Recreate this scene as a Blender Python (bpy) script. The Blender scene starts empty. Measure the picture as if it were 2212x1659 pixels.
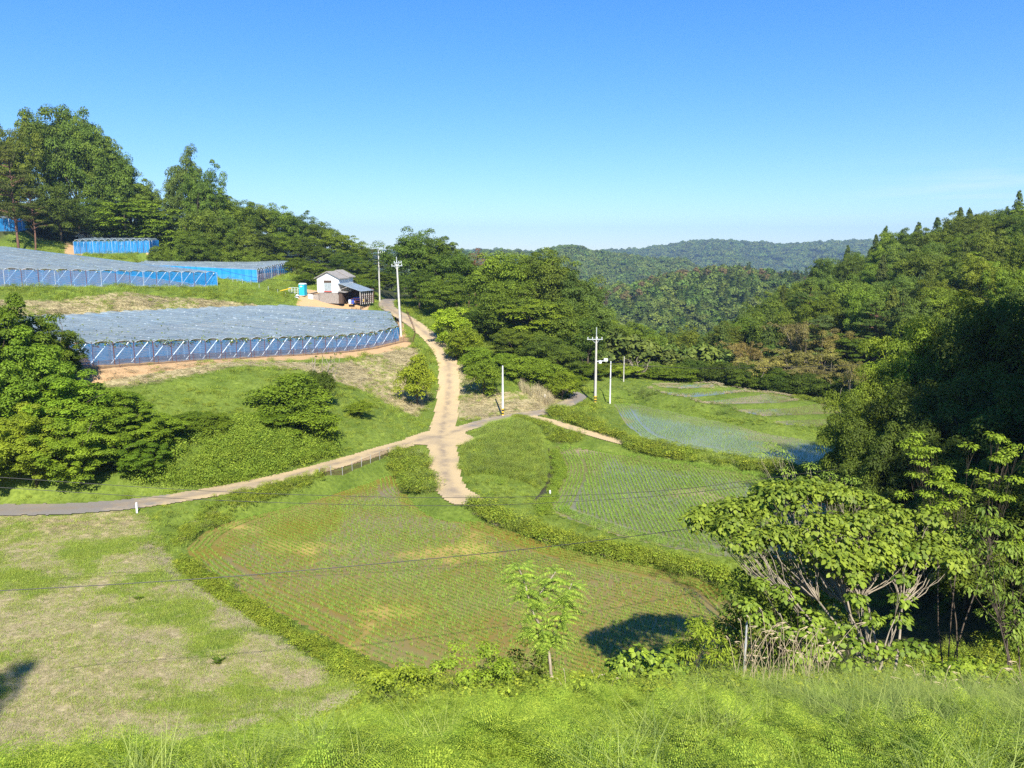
import bpy, math, random
import numpy as np
from mathutils import Vector
rad = math.radians
random.seed(3)
RG = np.random.default_rng(11)
SC = bpy.context.scene
COL = SC.collection

# ------------------------------------------------------------------ camera, sky, sun, exposure
PITCH = rad(9.33); FP = 1659.0; CZ = 20.0
cs, sn = math.cos(PITCH), math.sin(PITCH)
cam_d = bpy.data.cameras.new("camera"); cam = bpy.data.objects.new("camera", cam_d); COL.objects.link(cam)
cam.location = (0, 0, CZ); cam.rotation_euler = (rad(90)-PITCH, 0, 0)
cam_d.sensor_width = 36; cam_d.lens = 27; cam_d.clip_end = 20000; cam_d.clip_start = 0.1
SC.camera = cam
SUN = Vector((0.13, -0.74, 0.66)).normalized()
w = bpy.data.worlds.new("World"); SC.world = w; w.use_nodes = True
nt = w.node_tree; sky = nt.nodes.new("ShaderNodeTexSky"); sky.sky_type = 'NISHITA'; sky.sun_disc = False
sky.sun_elevation = math.asin(SUN.z); sky.sun_rotation = math.atan2(SUN.x, SUN.y)
sky.altitude = 1200; sky.air_density = 1.1; sky.dust_density = 0.1; sky.ozone_density = 3.0
bg = nt.nodes["Background"]; bg.inputs[1].default_value = 0.112
hsv = nt.nodes.new('ShaderNodeHueSaturation'); hsv.inputs['Saturation'].default_value = 1.45; gm = nt.nodes.new('ShaderNodeGamma'); gm.inputs[1].default_value = .84; nt.links.new(sky.outputs[0], gm.inputs[0]); nt.links.new(gm.outputs[0], hsv.inputs['Color']); tcw = nt.nodes.new('ShaderNodeTexCoord'); mpw = nt.nodes.new('ShaderNodeMapping'); mpw.inputs['Scale'].default_value = (3, 3, 42); nt.links.new(tcw.outputs['Generated'], mpw.inputs[0])
nzw = nt.nodes.new('ShaderNodeTexNoise'); nzw.inputs['Scale'].default_value = 1.6; nzw.inputs['Detail'].default_value = 5; nt.links.new(mpw.outputs[0], nzw.inputs['Vector'])
r1w = nt.nodes.new('ShaderNodeMapRange'); r1w.inputs[1].default_value = .5; r1w.inputs[2].default_value = .72; r1w.inputs[4].default_value = .30; nt.links.new(nzw.outputs[0], r1w.inputs[0])
sxw = nt.nodes.new('ShaderNodeSeparateXYZ'); nt.links.new(tcw.outputs['Generated'], sxw.inputs[0])
r2w = nt.nodes.new('ShaderNodeMapRange'); r2w.interpolation_type = 'SMOOTHSTEP'; r2w.inputs[1].default_value = .25; r2w.inputs[2].default_value = .55; nt.links.new(sxw.outputs[0], r2w.inputs[0])
r3w = nt.nodes.new('ShaderNodeMapRange'); r3w.interpolation_type = 'SMOOTHSTEP'; r3w.inputs[1].default_value = .12; r3w.inputs[2].default_value = .07; nt.links.new(sxw.outputs[2], r3w.inputs[0]); m0w = nt.nodes.new('ShaderNodeMath'); m0w.operation = 'MULTIPLY'; nt.links.new(r2w.outputs[0], m0w.inputs[0]); nt.links.new(r3w.outputs[0], m0w.inputs[1])
m1w = nt.nodes.new('ShaderNodeMath'); m1w.operation = 'MULTIPLY'; nt.links.new(r1w.outputs[0], m1w.inputs[0]); nt.links.new(m0w.outputs[0], m1w.inputs[1])
clw = nt.nodes.new('ShaderNodeMix'); clw.data_type = 'RGBA'; nt.links.new(m1w.outputs[0], clw.inputs[0]); clw.inputs[7].default_value = (5.2, 5.5, 6.0, 1); tn_ = nt.nodes.new('ShaderNodeMix'); tn_.data_type = 'RGBA'; tn_.blend_type = 'MULTIPLY'; tn_.inputs[0].default_value = 1; tn_.inputs[7].default_value = (.82, .93, 1.16, 1)
nt.links.new(hsv.outputs[0], tn_.inputs[6]); nt.links.new(tn_.outputs[2], clw.inputs[6]); nt.links.new(clw.outputs[2], bg.inputs[0])
sl = bpy.data.lights.new("sun", 'SUN'); sl.energy = 4.9; sl.angle = rad(0.53); sl.color = (1.0, 0.94, 0.84)
so = bpy.data.objects.new("sun", sl); COL.objects.link(so); so.location = (30, -40, 60)
so.rotation_euler = (-SUN).to_track_quat('-Z', 'Y').to_euler()
SC.view_settings.view_transform = 'Standard'; SC.view_settings.look = 'None'
SC.view_settings.exposure = 1.0; SC.view_settings.gamma = 1
SC.cycles.use_denoising = False; SC.cycles.max_bounces = 6; SC.cycles.diffuse_bounces = 3; SC.cycles.transparent_max_bounces = 24
SC.cycles.transmission_bounces = 4; SC.cycles.volume_bounces = 0; SC.cycles.sample_clamp_indirect = 6

# ------------------------------------------------------------------ picture <-> world
def kk(v):
    b = (v-829.5)/FP
    return (sn+b*cs)/(cs-b*sn)
def PY(u, v, Y):
    b = (v-829.5)/FP; t = Y/(cs-b*sn)
    return (t*(u-1106)/FP, Y, CZ+t*(-sn-b*cs))
def PZ(u, v, z): return PY(u, v, (CZ-z)/kk(v))
def vof(y, z):
    q = (CZ-z)/y
    return 829.5+FP*(q*cs-sn)/(cs+q*sn)
def uof(x, y, z):
    return 1106+FP*x/(y*cs+(CZ-z)*sn)

# ------------------------------------------------------------------ tags and linking
def tag(o, label=None, cat=None, group=None, kind=None):
    if label: o["label"] = label
    if cat: o["category"] = cat
    if group: o["group"] = group
    if kind: o["kind"] = kind
    return o
def link(o, parent=None):
    COL.objects.link(o)
    if parent: o.parent = parent
    return o
def empty(name, loc, rz=0.0):
    o = bpy.data.objects.new(name, None); o.location = loc; o.rotation_euler = (0, 0, rz); o.empty_display_size = .3
    return link(o)
def np_mesh(name, V, F, mat=None, attrs=None, smooth=False):
    """V (n,3), F (m,k) or a list of lists"""
    me = bpy.data.meshes.new(name)
    V = np.asarray(V, dtype=np.float32)
    me.vertices.add(len(V)); me.vertices.foreach_set("co", V.ravel())
    if isinstance(F, np.ndarray):
        m, k = F.shape; flat = F.ravel().astype(np.int32); starts = np.arange(m, dtype=np.int32)*k
    else:
        flat = np.array([i for f in F for i in f], dtype=np.int32); ln = np.array([len(f) for f in F]); m = len(F)
        starts = np.concatenate([[0], np.cumsum(ln)[:-1]]).astype(np.int32)
    me.loops.add(len(flat)); me.loops.foreach_set("vertex_index", flat)
    me.polygons.add(m); me.polygons.foreach_set("loop_start", starts)
    me.polygons.foreach_set("use_smooth", np.full(m, smooth, dtype=bool))
    for k_, a in (attrs or {}).items():
        at = me.attributes.new(k_, 'FLOAT', 'POINT'); at.data.foreach_set("value", np.asarray(a, dtype=np.float32))
    me.update(calc_edges=True); me.validate()
    if mat: me.materials.append(mat)
    return me
def mobj(name, me, parent=None): return link(bpy.data.objects.new(name, me), parent)

def lerp3(a, b, t): return tuple(a[i]+(b[i]-a[i])*t for i in range(3))
def along(P, t):
    P = [tuple(p) for p in P]; D_ = [0]
    for i in range(len(P)-1): D_.append(D_[-1]+math.dist(P[i], P[i+1]))
    f = t*D_[-1]; i = 0
    while i < len(P)-2 and D_[i+1] < f: i += 1
    return lerp3(P[i], P[i+1], (f-D_[i])/(D_[i+1]-D_[i]))
class MB:
    def __init__(s): s.v = []; s.f = []
    def quad(s, a, b, c, d): n = len(s.v); s.v += [a, b, c, d]; s.f.append([n, n+1, n+2, n+3]); return s
    def box(s, cx, cy, cz, sx, sy, sz, rz=0.0):
        n = len(s.v); c, q = math.cos(rz), math.sin(rz)
        for z in (-.5, .5):
            for x, y in ((-.5, -.5), (.5, -.5), (.5, .5), (-.5, .5)):
                x_, y_ = x*sx, y*sy; s.v.append((cx+c*x_-q*y_, cy+q*x_+c*y_, cz+z*sz))
        s.f += [[n+i for i in f] for f in ((3, 2, 1, 0), (4, 5, 6, 7), (0, 1, 5, 4), (1, 2, 6, 5), (2, 3, 7, 6), (3, 0, 4, 7))]
        return s
    def tube(s, pts, r, n=6):
        pts = [Vector(p) for p in pts]; r = r if isinstance(r, (list, tuple)) else [r]*len(pts)
        base = len(s.v); up = Vector((0, 0, 1))
        for i, p in enumerate(pts):
            d = (pts[min(i+1, len(pts)-1)]-pts[max(i-1, 0)]).normalized()
            a = d.cross(up if abs(d.z) < .95 else Vector((1, 0, 0))).normalized(); b = d.cross(a)
            for k in range(n):
                t = 2*math.pi*k/n; s.v.append(tuple(p+(a*math.cos(t)+b*math.sin(t))*r[i]))
        for i in range(len(pts)-1):
            for k in range(n):
                k2 = (k+1) % n
                s.f.append([base+i*n+k, base+i*n+k2, base+(i+1)*n+k2, base+(i+1)*n+k])
        s.f.append([base+k for k in range(n)][::-1]); s.f.append([base+(len(pts)-1)*n+k for k in range(n)])
        return s
    def prism(s, poly, z0, z1):
        n = len(s.v); m = len(poly)
        s.v += [(x, y, z0) for x, y in poly]+[(x, y, z1) for x, y in poly]
        s.f.append([n+i for i in range(m)][::-1]); s.f.append([n+m+i for i in range(m)])
        for i in range(m): j = (i+1) % m; s.f.append([n+i, n+j, n+m+j, n+m+i])
        return s
    def solid(s, A, B):
        """two equal polygons of 3-D points joined into a solid"""
        n = len(s.v); m = len(A); s.v += [tuple(p) for p in A]+[tuple(p) for p in B]
        s.f.append([n+i for i in range(m)][::-1]); s.f.append([n+m+i for i in range(m)])
        for i in range(m): j = (i+1) % m; s.f.append([n+i, n+j, n+m+j, n+m+i])
        return s
    def build(s, name, mat, parent=None, smooth=False):
        return mobj(name, np_mesh(name, s.v, s.f, mat, smooth=smooth), parent)

# ------------------------------------------------------------------ materials
def newmat(name):
    m = bpy.data.materials.new(name); m.use_nodes = True; nt = m.node_tree
    for n in list(nt.nodes): nt.nodes.remove(n)
    out = nt.nodes.new("ShaderNodeOutputMaterial")
    return m, nt, out
def N(nt, t, **kw):
    n = nt.nodes.new(t)
    for k, v in kw.items():
        if k.startswith("i_"):
            key = k[2:]; n.inputs[int(key) if key.isdigit() else key.replace("_", " ")].default_value = v
        else: setattr(n, k, v)
    return n
def noise(nt, scale, detail=4, rough=.6, vec=None):
    n = N(nt, "ShaderNodeTexNoise"); n.inputs["Scale"].default_value = scale; n.inputs["Detail"].default_value = detail
    n.inputs["Roughness"].default_value = rough
    if vec is not None: nt.links.new(vec, n.inputs["Vector"])
    return n.outputs[0]
def pos(nt): return N(nt, "ShaderNodeNewGeometry").outputs["Position"]
def mixc(nt, f, a, b, mode='MIX'):
    m = N(nt, "ShaderNodeMix", data_type='RGBA', blend_type=mode)
    for s, val in ((0, f), (6, a), (7, b)):
        if isinstance(val, (int, float)): m.inputs[s].default_value = val
        elif isinstance(val, tuple): m.inputs[s].default_value = val if len(val) == 4 else val+(1,)
        else: nt.links.new(val, m.inputs[s])
    return m.outputs[2]
def ramp(nt, src, a, b, lo=0.0, hi=1.0):
    m = N(nt, "ShaderNodeMapRange"); nt.links.new(src, m.inputs[0])
    for i, x in ((1, a), (2, b), (3, lo), (4, hi)): m.inputs[i].default_value = x
    return m.outputs[0]
def math_(nt, op, a, b=0.0):
    m = N(nt, "ShaderNodeMath", operation=op)
    for i, x in ((0, a), (1, b)):
        if isinstance(x, (int, float)): m.inputs[i].default_value = x
        else: nt.links.new(x, m.inputs[i])
    return m.outputs[0]
def attr(nt, name): return N(nt, "ShaderNodeAttribute", attribute_name=name).outputs["Fac"]
def simple(name, col, rough=.6, metal=0.0, var=.25, scale=3.0, bump=0.0, col2=None, spec=.3, stretch=None):
    m, nt, out = newmat(name)
    b = N(nt, "ShaderNodeBsdfPrincipled"); nt.links.new(b.outputs[0], out.inputs[0])
    p = N(nt, "ShaderNodeTexCoord").outputs["Object"]
    if stretch:
        mp = N(nt, "ShaderNodeMapping"); mp.inputs["Scale"].default_value = stretch; nt.links.new(p, mp.inputs[0]); p = mp.outputs[0]
    n = noise(nt, scale, 5, .65, p)
    c2 = col2 or tuple(c*(1-var) for c in col)
    nt.links.new(mixc(nt, ramp(nt, n, .35, .65), col+(1,), c2+(1,)), b.inputs["Base Color"])
    b.inputs["Roughness"].default_value = rough; b.inputs["Metallic"].default_value = metal
    b.inputs["Specular IOR Level"].default_value = spec
    if bump:
        bu = N(nt, "ShaderNodeBump"); bu.inputs["Strength"].default_value = bump; nt.links.new(n, bu.inputs["Height"]); nt.links.new(bu.outputs[0], b.inputs["Normal"])
    return m
def leafmat(name, c1, c2, trans=.35, tcol=None, rough=.6, gloss=.012, rnd=.18, objcol=False):
    """leaf: diffuse + translucent + a little gloss; 'var' picks between two greens, each copy differs a little"""
    m, nt, out = newmat(name); trans *= .75
    c1 = (c1[0]*.72, c1[1]*.64, c1[2]*.55, 1); c2 = (c2[0]*1.16, c2[1]*1.0, c2[2]*.72, 1)
    col = mixc(nt, attr(nt, "var"), c1, c2)
    oi = N(nt, "ShaderNodeObjectInfo")
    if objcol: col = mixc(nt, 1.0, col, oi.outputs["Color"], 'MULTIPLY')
    hs = N(nt, "ShaderNodeHueSaturation"); nt.links.new(col, hs.inputs["Color"])
    nt.links.new(ramp(nt, oi.outputs["Random"], 0, 1, 1-rnd, 1+rnd), hs.inputs["Value"])
    nt.links.new(ramp(nt, math_(nt, 'FRACT', math_(nt, 'MULTIPLY', oi.outputs["Random"], 7.31)), 0, 1, .5-.05*rnd, .5+.05*rnd), hs.inputs["Hue"])
    col = hs.outputs[0]
    d = N(nt, "ShaderNodeBsdfDiffuse"); t = N(nt, "ShaderNodeBsdfTranslucent"); g = N(nt, "ShaderNodeBsdfGlossy")
    nt.links.new(col, d.inputs[0])
    nt.links.new(mixc(nt, 1.0, col, tcol or (1.25, 1.15, .5, 1), 'MULTIPLY'), t.inputs[0])
    g.inputs["Color"].default_value = (1, 1, 1, 1); g.inputs["Roughness"].default_value = rough
    m1 = N(nt, "ShaderNodeMixShader", i_0=trans); nt.links.new(d.outputs[0], m1.inputs[1]); nt.links.new(t.outputs[0], m1.inputs[2])
    m2 = N(nt, "ShaderNodeMixShader", i_0=gloss); nt.links.new(m1.outputs[0], m2.inputs[1]); nt.links.new(g.outputs[0], m2.inputs[2])
    nt.links.new(m2.outputs[0], out.inputs[0])
    return m
def netmat(name, col, alpha, rough=.7, var=.3, scale=.8):
    m, nt, out = newmat(name)
    b = N(nt, "ShaderNodeBsdfPrincipled"); t = N(nt, "ShaderNodeBsdfTransparent")
    n = noise(nt, scale, 3, .6, N(nt, "ShaderNodeTexCoord").outputs["Object"])
    nt.links.new(mixc(nt, n, tuple(min(1, c*(1+var)) for c in col)+(1,), tuple(c*(1-var) for c in col)+(1,)), b.inputs["Base Color"])
    b.inputs["Roughness"].default_value = rough
    mx = N(nt, "ShaderNodeMixShader"); nt.links.new(ramp(nt, n, .3, .7, max(0, alpha-.12), min(1, alpha+.12)), mx.inputs[0])
    nt.links.new(t.outputs[0], mx.inputs[1]); nt.links.new(b.outputs[0], mx.inputs[2]); nt.links.new(mx.outputs[0], out.inputs[0])
    return m

M = {}
M['bark'] = simple('bark', (.11, .085, .06), .9, scale=6, bump=.3, col2=(.05, .04, .03), stretch=(1, 1, .3))
M['palebark'] = simple('pale_bark', (.36, .31, .23), .8, scale=5, col2=(.2, .165, .12), stretch=(1, 1, .4))
M['redbark'] = simple('red_bark', (.22, .11, .07), .9, scale=5, col2=(.1, .06, .04))
M['leaf'] = leafmat('tree_leaves', (.085, .15, .018, 1), (.17, .26, .032, 1), .32, objcol=True)
M['leafbright'] = leafmat('bright_leaves', (.15, .26, .02, 1), (.27, .40, .04, 1), .4, objcol=True)
M['needle'] = leafmat('needles', (.05, .10, .02, 1), (.12, .18, .035, 1), .15, objcol=True)
M['deadleaf'] = leafmat('brown_needles', (.20, .10, .06, 1), (.30, .17, .11, 1), .15, objcol=True)
M['bamboo'] = leafmat('bamboo_leaves', (.20, .21, .08, 1), (.31, .32, .12, 1), .3, objcol=True)
M['bigleaf'] = leafmat('large_leaves', (.13, .25, .03, 1), (.29, .43, .055, 1), .35, gloss=.015)
M['pinnate'] = leafmat('pinnate_leaflets', (.19, .36, .05, 1), (.36, .54, .09, 1), .35, gloss=.015)
M['fern'] = leafmat('fern_leaflets', (.15, .30, .03, 1), (.34, .50, .07, 1), .4, rnd=.16)
M['reed'] = leafmat('tall_grass_blades', (.13, .23, .06, 1), (.27, .38, .12, 1), .25, rnd=.2)
M['grass'] = leafmat('short_grass_blades', (.22, .37, .05, 1), (.34, .48, .10, 1), .3, rnd=.25)
M['straw'] = leafmat('dry_grass_blades', (.46, .44, .30, 1), (.52, .52, .42, 1), .2, tcol=(1, 1, .9, 1), rnd=.2)
M['weed'] = leafmat('weed_leaves', (.11, .21, .02, 1), (.30, .41, .05, 1), .35, rnd=.3)
M['rice'] = leafmat('rice_blades', (.17, .36, .05, 1), (.29, .50, .09, 1), .35, rnd=.15)
M['vine'] = leafmat('vine_leaves', (.11, .2, .03, 1), (.22, .33, .06, 1), .4)
M['wood'] = simple('weathered_wood', (.42, .38, .33), .85, scale=4, col2=(.16, .13, .11), stretch=(6, 6, .5))
M['darkwood'] = simple('dark_wood', (.10, .065, .045), .85, scale=5)
M['postwood'] = simple('grey_post', (.5, .46, .4), .8, scale=4)
M['plaster'] = simple('white_board', (.80, .80, .78), .7, scale=1.5, var=.06)
M['tile'] = simple('grey_roofing', (.33, .31, .28), .8, scale=3, col2=(.22, .2, .18))
M['tin'] = simple('tin_roof', (.42, .50, .55), .4, metal=.3, scale=2, var=.2)
M['shutter'] = simple('shutter', (.35, .40, .40), .6, scale=3)
M['rust'] = simple('rusty_steel', (.16, .05, .04), .7, scale=8, var=.4)
M['galv'] = simple('galvanised_steel', (.62, .66, .68), .45, metal=.35, scale=4, var=.2)
M['concrete'] = simple('concrete_pole', (.55, .53, .48), .8, scale=2, var=.2)
M['polewhite'] = simple('white_paint', (.74, .76, .78), .5, scale=2, var=.12)
M['black'] = simple('black_rubber', (.02, .02, .022), .6)
M['yellow'] = simple('yellow_paint', (.75, .5, .04), .5)
M['red'] = simple('red_paint', (.5, .07, .04), .6)
M['blue'] = simple('blue_paint', (.03, .10, .5), .5)
M['green'] = simple('green_paint', (.03, .22, .14), .5)
M['turq'] = simple('turquoise_plastic', (.03, .42, .56), .45, var=.12)
M['orange'] = simple('orange_soil_bag', (.6, .3, .12), .8)
M['carpaint'] = simple('white_car_paint', (.78, .79, .8), .25, var=.03, spec=.6)
M['glass'] = simple('dark_glass', (.02, .025, .03), .08, spec=.8)
M['stone'] = simple('pale_stone', (.5, .49, .46), .85, scale=5, var=.3)
M['netfront'] = netmat('blue_net_front', (.02, .30, .70), .42)
M['netside'] = netmat('blue_net_side', (.02, .32, .78), .85)
M['fencenet'] = netmat('brown_wire_mesh', (.13, .08, .05), .42, scale=3)
M['wire'] = simple('black_cable', (.025, .025, .025), .5)

def film_mat():
    m, nt, out = newmat('rain_cover_film')
    b = N(nt, "ShaderNodeBsdfPrincipled"); t = N(nt, "ShaderNodeBsdfTransparent")
    p = pos(nt); n = noise(nt, .35, 5, .7, p); n2 = noise(nt, 2.2, 3, .6, p)
    c = mixc(nt, ramp(nt, n, .35, .7), (.17, .22, .25, 1), (.27, .33, .34, 1))
    c = mixc(nt, ramp(nt, n2, .64, .70), c, (.55, .62, .63, 1))
    nt.links.new(c, b.inputs["Base Color"]); b.inputs["Roughness"].default_value = .38; b.inputs["Specular IOR Level"].default_value = .5
    mx = N(nt, "ShaderNodeMixShader"); nt.links.new(ramp(nt, n2, .3, .8, .62, .86), mx.inputs[0])
    nt.links.new(t.outputs[0], mx.inputs[1]); nt.links.new(b.outputs[0], mx.inputs[2]); nt.links.new(mx.outputs[0], out.inputs[0])
    return m
M['film'] = film_mat()

def ground_mat():
    m, nt, out = newmat('meadow_ground')
    b = N(nt, "ShaderNodeBsdfPrincipled"); nt.links.new(b.outputs[0], out.inputs[0])
    p = pos(nt)
    n1 = noise(nt, .25, 6, .6, p); n2 = noise(nt, 3.0, 6, .7, p); n3 = noise(nt, 14, 3, .6, p)
    g = mixc(nt, ramp(nt, n1, .35, .65), (.10, .15, .02, 1), (.19, .25, .04, 1))  # shade between tufts put into the greens, darkened so gaps read dark
    g = mixc(nt, ramp(nt, n2, .4, .7, 0, .8), g, (.05, .08, .012, 1))
    dry = mixc(nt, ramp(nt, n2, .38, .62), (.48, .40, .22, 1), (.20, .17, .07, 1))
    n4 = noise(nt, 1.1, 7, .75, p); f = math_(nt, 'ADD', attr(nt, 'dry'), ramp(nt, n4, .3, .7, -.5, .5))
    c = mixc(nt, ramp(nt, f, .35, .65), g, dry)
    dirt = mixc(nt, n3, (.55, .36, .19, 1), (.40, .26, .13, 1))
    f2 = math_(nt, 'ADD', attr(nt, 'dirt'), ramp(nt, n2, .3, .7, -.25, .25))
    c = mixc(nt, ramp(nt, f2, .4, .6), c, dirt)
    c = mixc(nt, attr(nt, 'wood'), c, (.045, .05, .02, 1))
    nt.links.new(c, b.inputs["Base Color"]); b.inputs["Roughness"].default_value = .95; b.inputs["Specular IOR Level"].default_value = .1
    bu = N(nt, "ShaderNodeBump"); bu.inputs["Strength"].default_value = .7; bu.inputs["Distance"].default_value = .15
    nt.links.new(n2, bu.inputs["Height"]); nt.links.new(bu.outputs[0], b.inputs["Normal"])
    return m
M['ground'] = ground_mat()
def road_mat():
    m, nt, out = newmat('worn_road')
    b = N(nt, "ShaderNodeBsdfPrincipled"); nt.links.new(b.outputs[0], out.inputs[0])
    p = pos(nt); n2 = noise(nt, .8, 6, .65, p); n3 = noise(nt, 12, 4, .7, p)
    asph = mixc(nt, n3, (.17, .155, .14, 1), (.26, .235, .20, 1))
    sand = mixc(nt, n3, (.55, .42, .23, 1), (.43, .325, .18, 1))
    f = math_(nt, 'ADD', attr(nt, 'sand'), ramp(nt, n2, .3, .7, -.3, .3))
    c = mixc(nt, ramp(nt, f, .3, .75), asph, sand)
    f = math_(nt, 'MULTIPLY', attr(nt, 'track'), ramp(nt, n2, .35, .6))
    c = mixc(nt, f, c, (.22, .175, .13, 1)); n5 = noise(nt, .35, 5, .6, p); c = mixc(nt, ramp(nt, n5, .5, .62, 0, .45), c, (.28, .225, .16, 1))
    nt.links.new(c, b.inputs["Base Color"]); b.inputs["Roughness"].default_value = .9; b.inputs["Specular IOR Level"].default_value = .15
    bu = N(nt, "ShaderNodeBump"); bu.inputs["Strength"].default_value = .4; bu.inputs["Distance"].default_value = .05
    nt.links.new(n3, bu.inputs["Height"]); nt.links.new(bu.outputs[0], b.inputs["Normal"])
    return m
M['road'] = road_mat()
def water_mat(name, c1, c2, c3):
    m, nt, out = newmat(name)
    b = N(nt, "ShaderNodeBsdfPrincipled"); nt.links.new(b.outputs[0], out.inputs[0])
    p = pos(nt); n1 = noise(nt, .11, 4, .55, p); n2 = noise(nt, .9, 6, .65, p)
    mp = N(nt, "ShaderNodeMapping"); mp.inputs["Location"].default_value = (31, 17, 5); nt.links.new(p, mp.inputs[0]); n3 = noise(nt, .1, 4, .6, mp.outputs[0])
    c = mixc(nt, ramp(nt, n1, .42, .6), c1, c2)
    c = mixc(nt, ramp(nt, math_(nt, 'ADD', n3, ramp(nt, n2, 0, 1, -.06, .06)), .57, .66), c, c3)
    nt.links.new(c, b.inputs["Base Color"])
    b.inputs["Specular IOR Level"].default_value = .2
    nt.links.new(ramp(nt, math_(nt, 'ADD', n3, ramp(nt, n2, 0, 1, -.06, .06)), .55, .62, .08, .5), b.inputs["Roughness"])
    bu = N(nt, "ShaderNodeBump"); bu.inputs["Strength"].default_value = .12; bu.inputs["Distance"].default_value = .03
    nt.links.new(noise(nt, 4, 3, .6, p), bu.inputs["Height"]); nt.links.new(bu.outputs[0], b.inputs["Normal"])
    return m
M['waterA'] = water_mat('muddy_water', (.21, .15, .03, 1), (.21, .17, .055, 1), (.42, .30, .09, 1))
M['waterB'] = water_mat('paddy_water_green', (.16, .15, .05, 1), (.21, .19, .09, 1), (.30, .23, .14, 1))
M['waterC'] = water_mat('paddy_water_clear', (.17, .18, .09, 1), (.23, .24, .14, 1), (.24, .21, .12, 1))
M['stream'] = water_mat('stream_water', (.04, .035, .02, 1), (.05, .045, .03, 1), (.06, .05, .03, 1))

# ------------------------------------------------------------------ geometry maths
def sdf(X, Y, poly):
    P = np.array([p[:2] for p in poly], float); d = np.full(X.shape, 1e9); inside = np.zeros(X.shape, bool)
    n = len(P)
    for i in range(n):
        ax, ay = P[i]; bx, by = P[(i+1) % n]; ex, ey = bx-ax, by-ay
        t = np.clip(((X-ax)*ex+(Y-ay)*ey)/(ex*ex+ey*ey+1e-9), 0, 1)
        d = np.minimum(d, (X-ax-t*ex)**2+(Y-ay-t*ey)**2)
        c = ((ay > Y) != (by > Y)); xi = ax+(Y-ay)*(bx-ax)/((by-ay) if abs(by-ay) > 1e-9 else 1e-9)
        inside ^= c & (X < xi)
    return np.where(inside, -1, 1)*np.sqrt(d)
def polyline_near(X, Y, P):
    """distance to polyline, z there, and arc fraction"""
    P = np.asarray(P, float); d = np.full(X.shape, 1e9); z = np.zeros(X.shape); s = np.zeros(X.shape); sgn = np.zeros(X.shape)
    L = 0
    for i in range(len(P)-1):
        ax, ay, az = P[i]; bx, by, bz = P[i+1]; ex, ey = bx-ax, by-ay; l = math.hypot(ex, ey)
        t = np.clip(((X-ax)*ex+(Y-ay)*ey)/(ex*ex+ey*ey+1e-9), 0, 1)
        q = (X-ax-t*ex)**2+(Y-ay-t*ey)**2; m = q < d
        d = np.where(m, q, d); z = np.where(m, az+t*(bz-az), z); s = np.where(m, L+t*l, s)
        L += l
    return np.sqrt(d), z, s
def smooth_line(P, n=6):
    P = [np.array(p, float) for p in P]; out = []
    Q = [2*P[0]-P[1]]+P+[2*P[-1]-P[-2]]
    for i in range(1, len(Q)-2):
        for k in range(n):
            t = k/n; a, b, c, d = Q[i-1:i+3]
            out.append(.5*((2*b)+(-a+c)*t+(2*a-5*b+4*c-d)*t*t+(-a+3*b-3*c+d)*t**3))
    out.append(P[-1]); return np.array(out)
def sstep(x): x = np.clip(x, 0, 1); return x*x*(3-2*x)
_PERM = np.random.default_rng(5).random((256, 256))
def vnoise(x, y):
    xi = np.floor(x).astype(int); yi = np.floor(y).astype(int); fx = sstep(x-xi); fy = sstep(y-yi)
    g = lambda a, b: _PERM[a % 256, b % 256]
    return (g(xi, yi)*(1-fx)+g(xi+1, yi)*fx)*(1-fy)+(g(xi, yi+1)*(1-fx)+g(xi+1, yi+1)*fx)*fy
def fbm(x, y, o=4):
    s = 0; a = .5
    for i in range(o): s = s+a*vnoise(x*2**i+17*i, y*2**i+5*i); a *= .5
    return s/(1-.5**o)

# ------------------------------------------------------------------ layout of the place
ZA, ZB, ZC = 0.0, -0.3, 0.5
paddyA = [PZ(u, v, ZA) for u, v in ((398, 1190), (440, 1150), (520, 1115), (620, 1090), (720, 1052), (790, 1022), (845, 1012), (858, 1035), (868, 1062), (920, 1082), (1000, 1110), (1090, 1142), (1200, 1180), (1320, 1205), (1450, 1232), (1550, 1262), (1600, 1310), (1660, 1370), (1600, 1440), (1480, 1500), (1300, 1560), (1100, 1530), (960, 1475), (860, 1450), (760, 1408), (640, 1345), (540, 1295), (450, 1240))]
paddyB = [PZ(u, v, ZB) for u, v in ((1200, 962), (1290, 966), (1400, 985), (1550, 1007), (1700, 1030), (1860, 1062), (1900, 1110), (1820, 1180), (1700, 1210), (1560, 1205), (1450, 1185), (1340, 1160), (1250, 1130), (1185, 1105), (1195, 1080), (1215, 1040), (1222, 1010), (1212, 985))]
paddyC = [PZ(u, v, ZC) for u, v in ((1325, 872), (1370, 872), (1450, 888), (1560, 912), (1680, 938), (1800, 962), (1900, 985), (1930, 1020), (1840, 1025), (1700, 1000), (1560, 980), (1450, 962), (1385, 945), (1350, 915))]
paddyD = [
 (1.3, [(1651, 908), (1722, 899), (1830, 896), (1850, 918), (1755, 922), (1690, 917)]),
 (1.5, [(1575, 879), (1652, 873), (1769, 871), (1840, 881), (1840, 891), (1725, 896), (1652, 899), (1600, 889)]),
 (1.8, [(1490, 862), (1564, 856), (1661, 850), (1728, 863), (1685, 870), (1564, 873), (1512, 870)]),
 (2.05, [(1406, 841), (1485, 845), (1582, 840), (1612, 845), (1540, 854), (1491, 858), (1448, 853)]),
 (2.3, [(1415, 832), (1476, 832), (1535, 829), (1552, 834), (1485, 839), (1429, 836)])]
paddyD = [(z, [PZ(u, v, z) for u, v in p]) for z, p in paddyD]
road_left = [PZ(-500, 1105, 1.9), PZ(-200, 1104, 1.8)]+[PZ(u, v, z) for u, v, z in ((0, 1101, 1.6), (150, 1098, 1.6), (300, 1086, 1.6), (450, 1064, 1.55), (600, 1034, 1.5), (740, 998, 1.4), (860, 962, 1.3), (950, 940, 1.3))]
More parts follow.
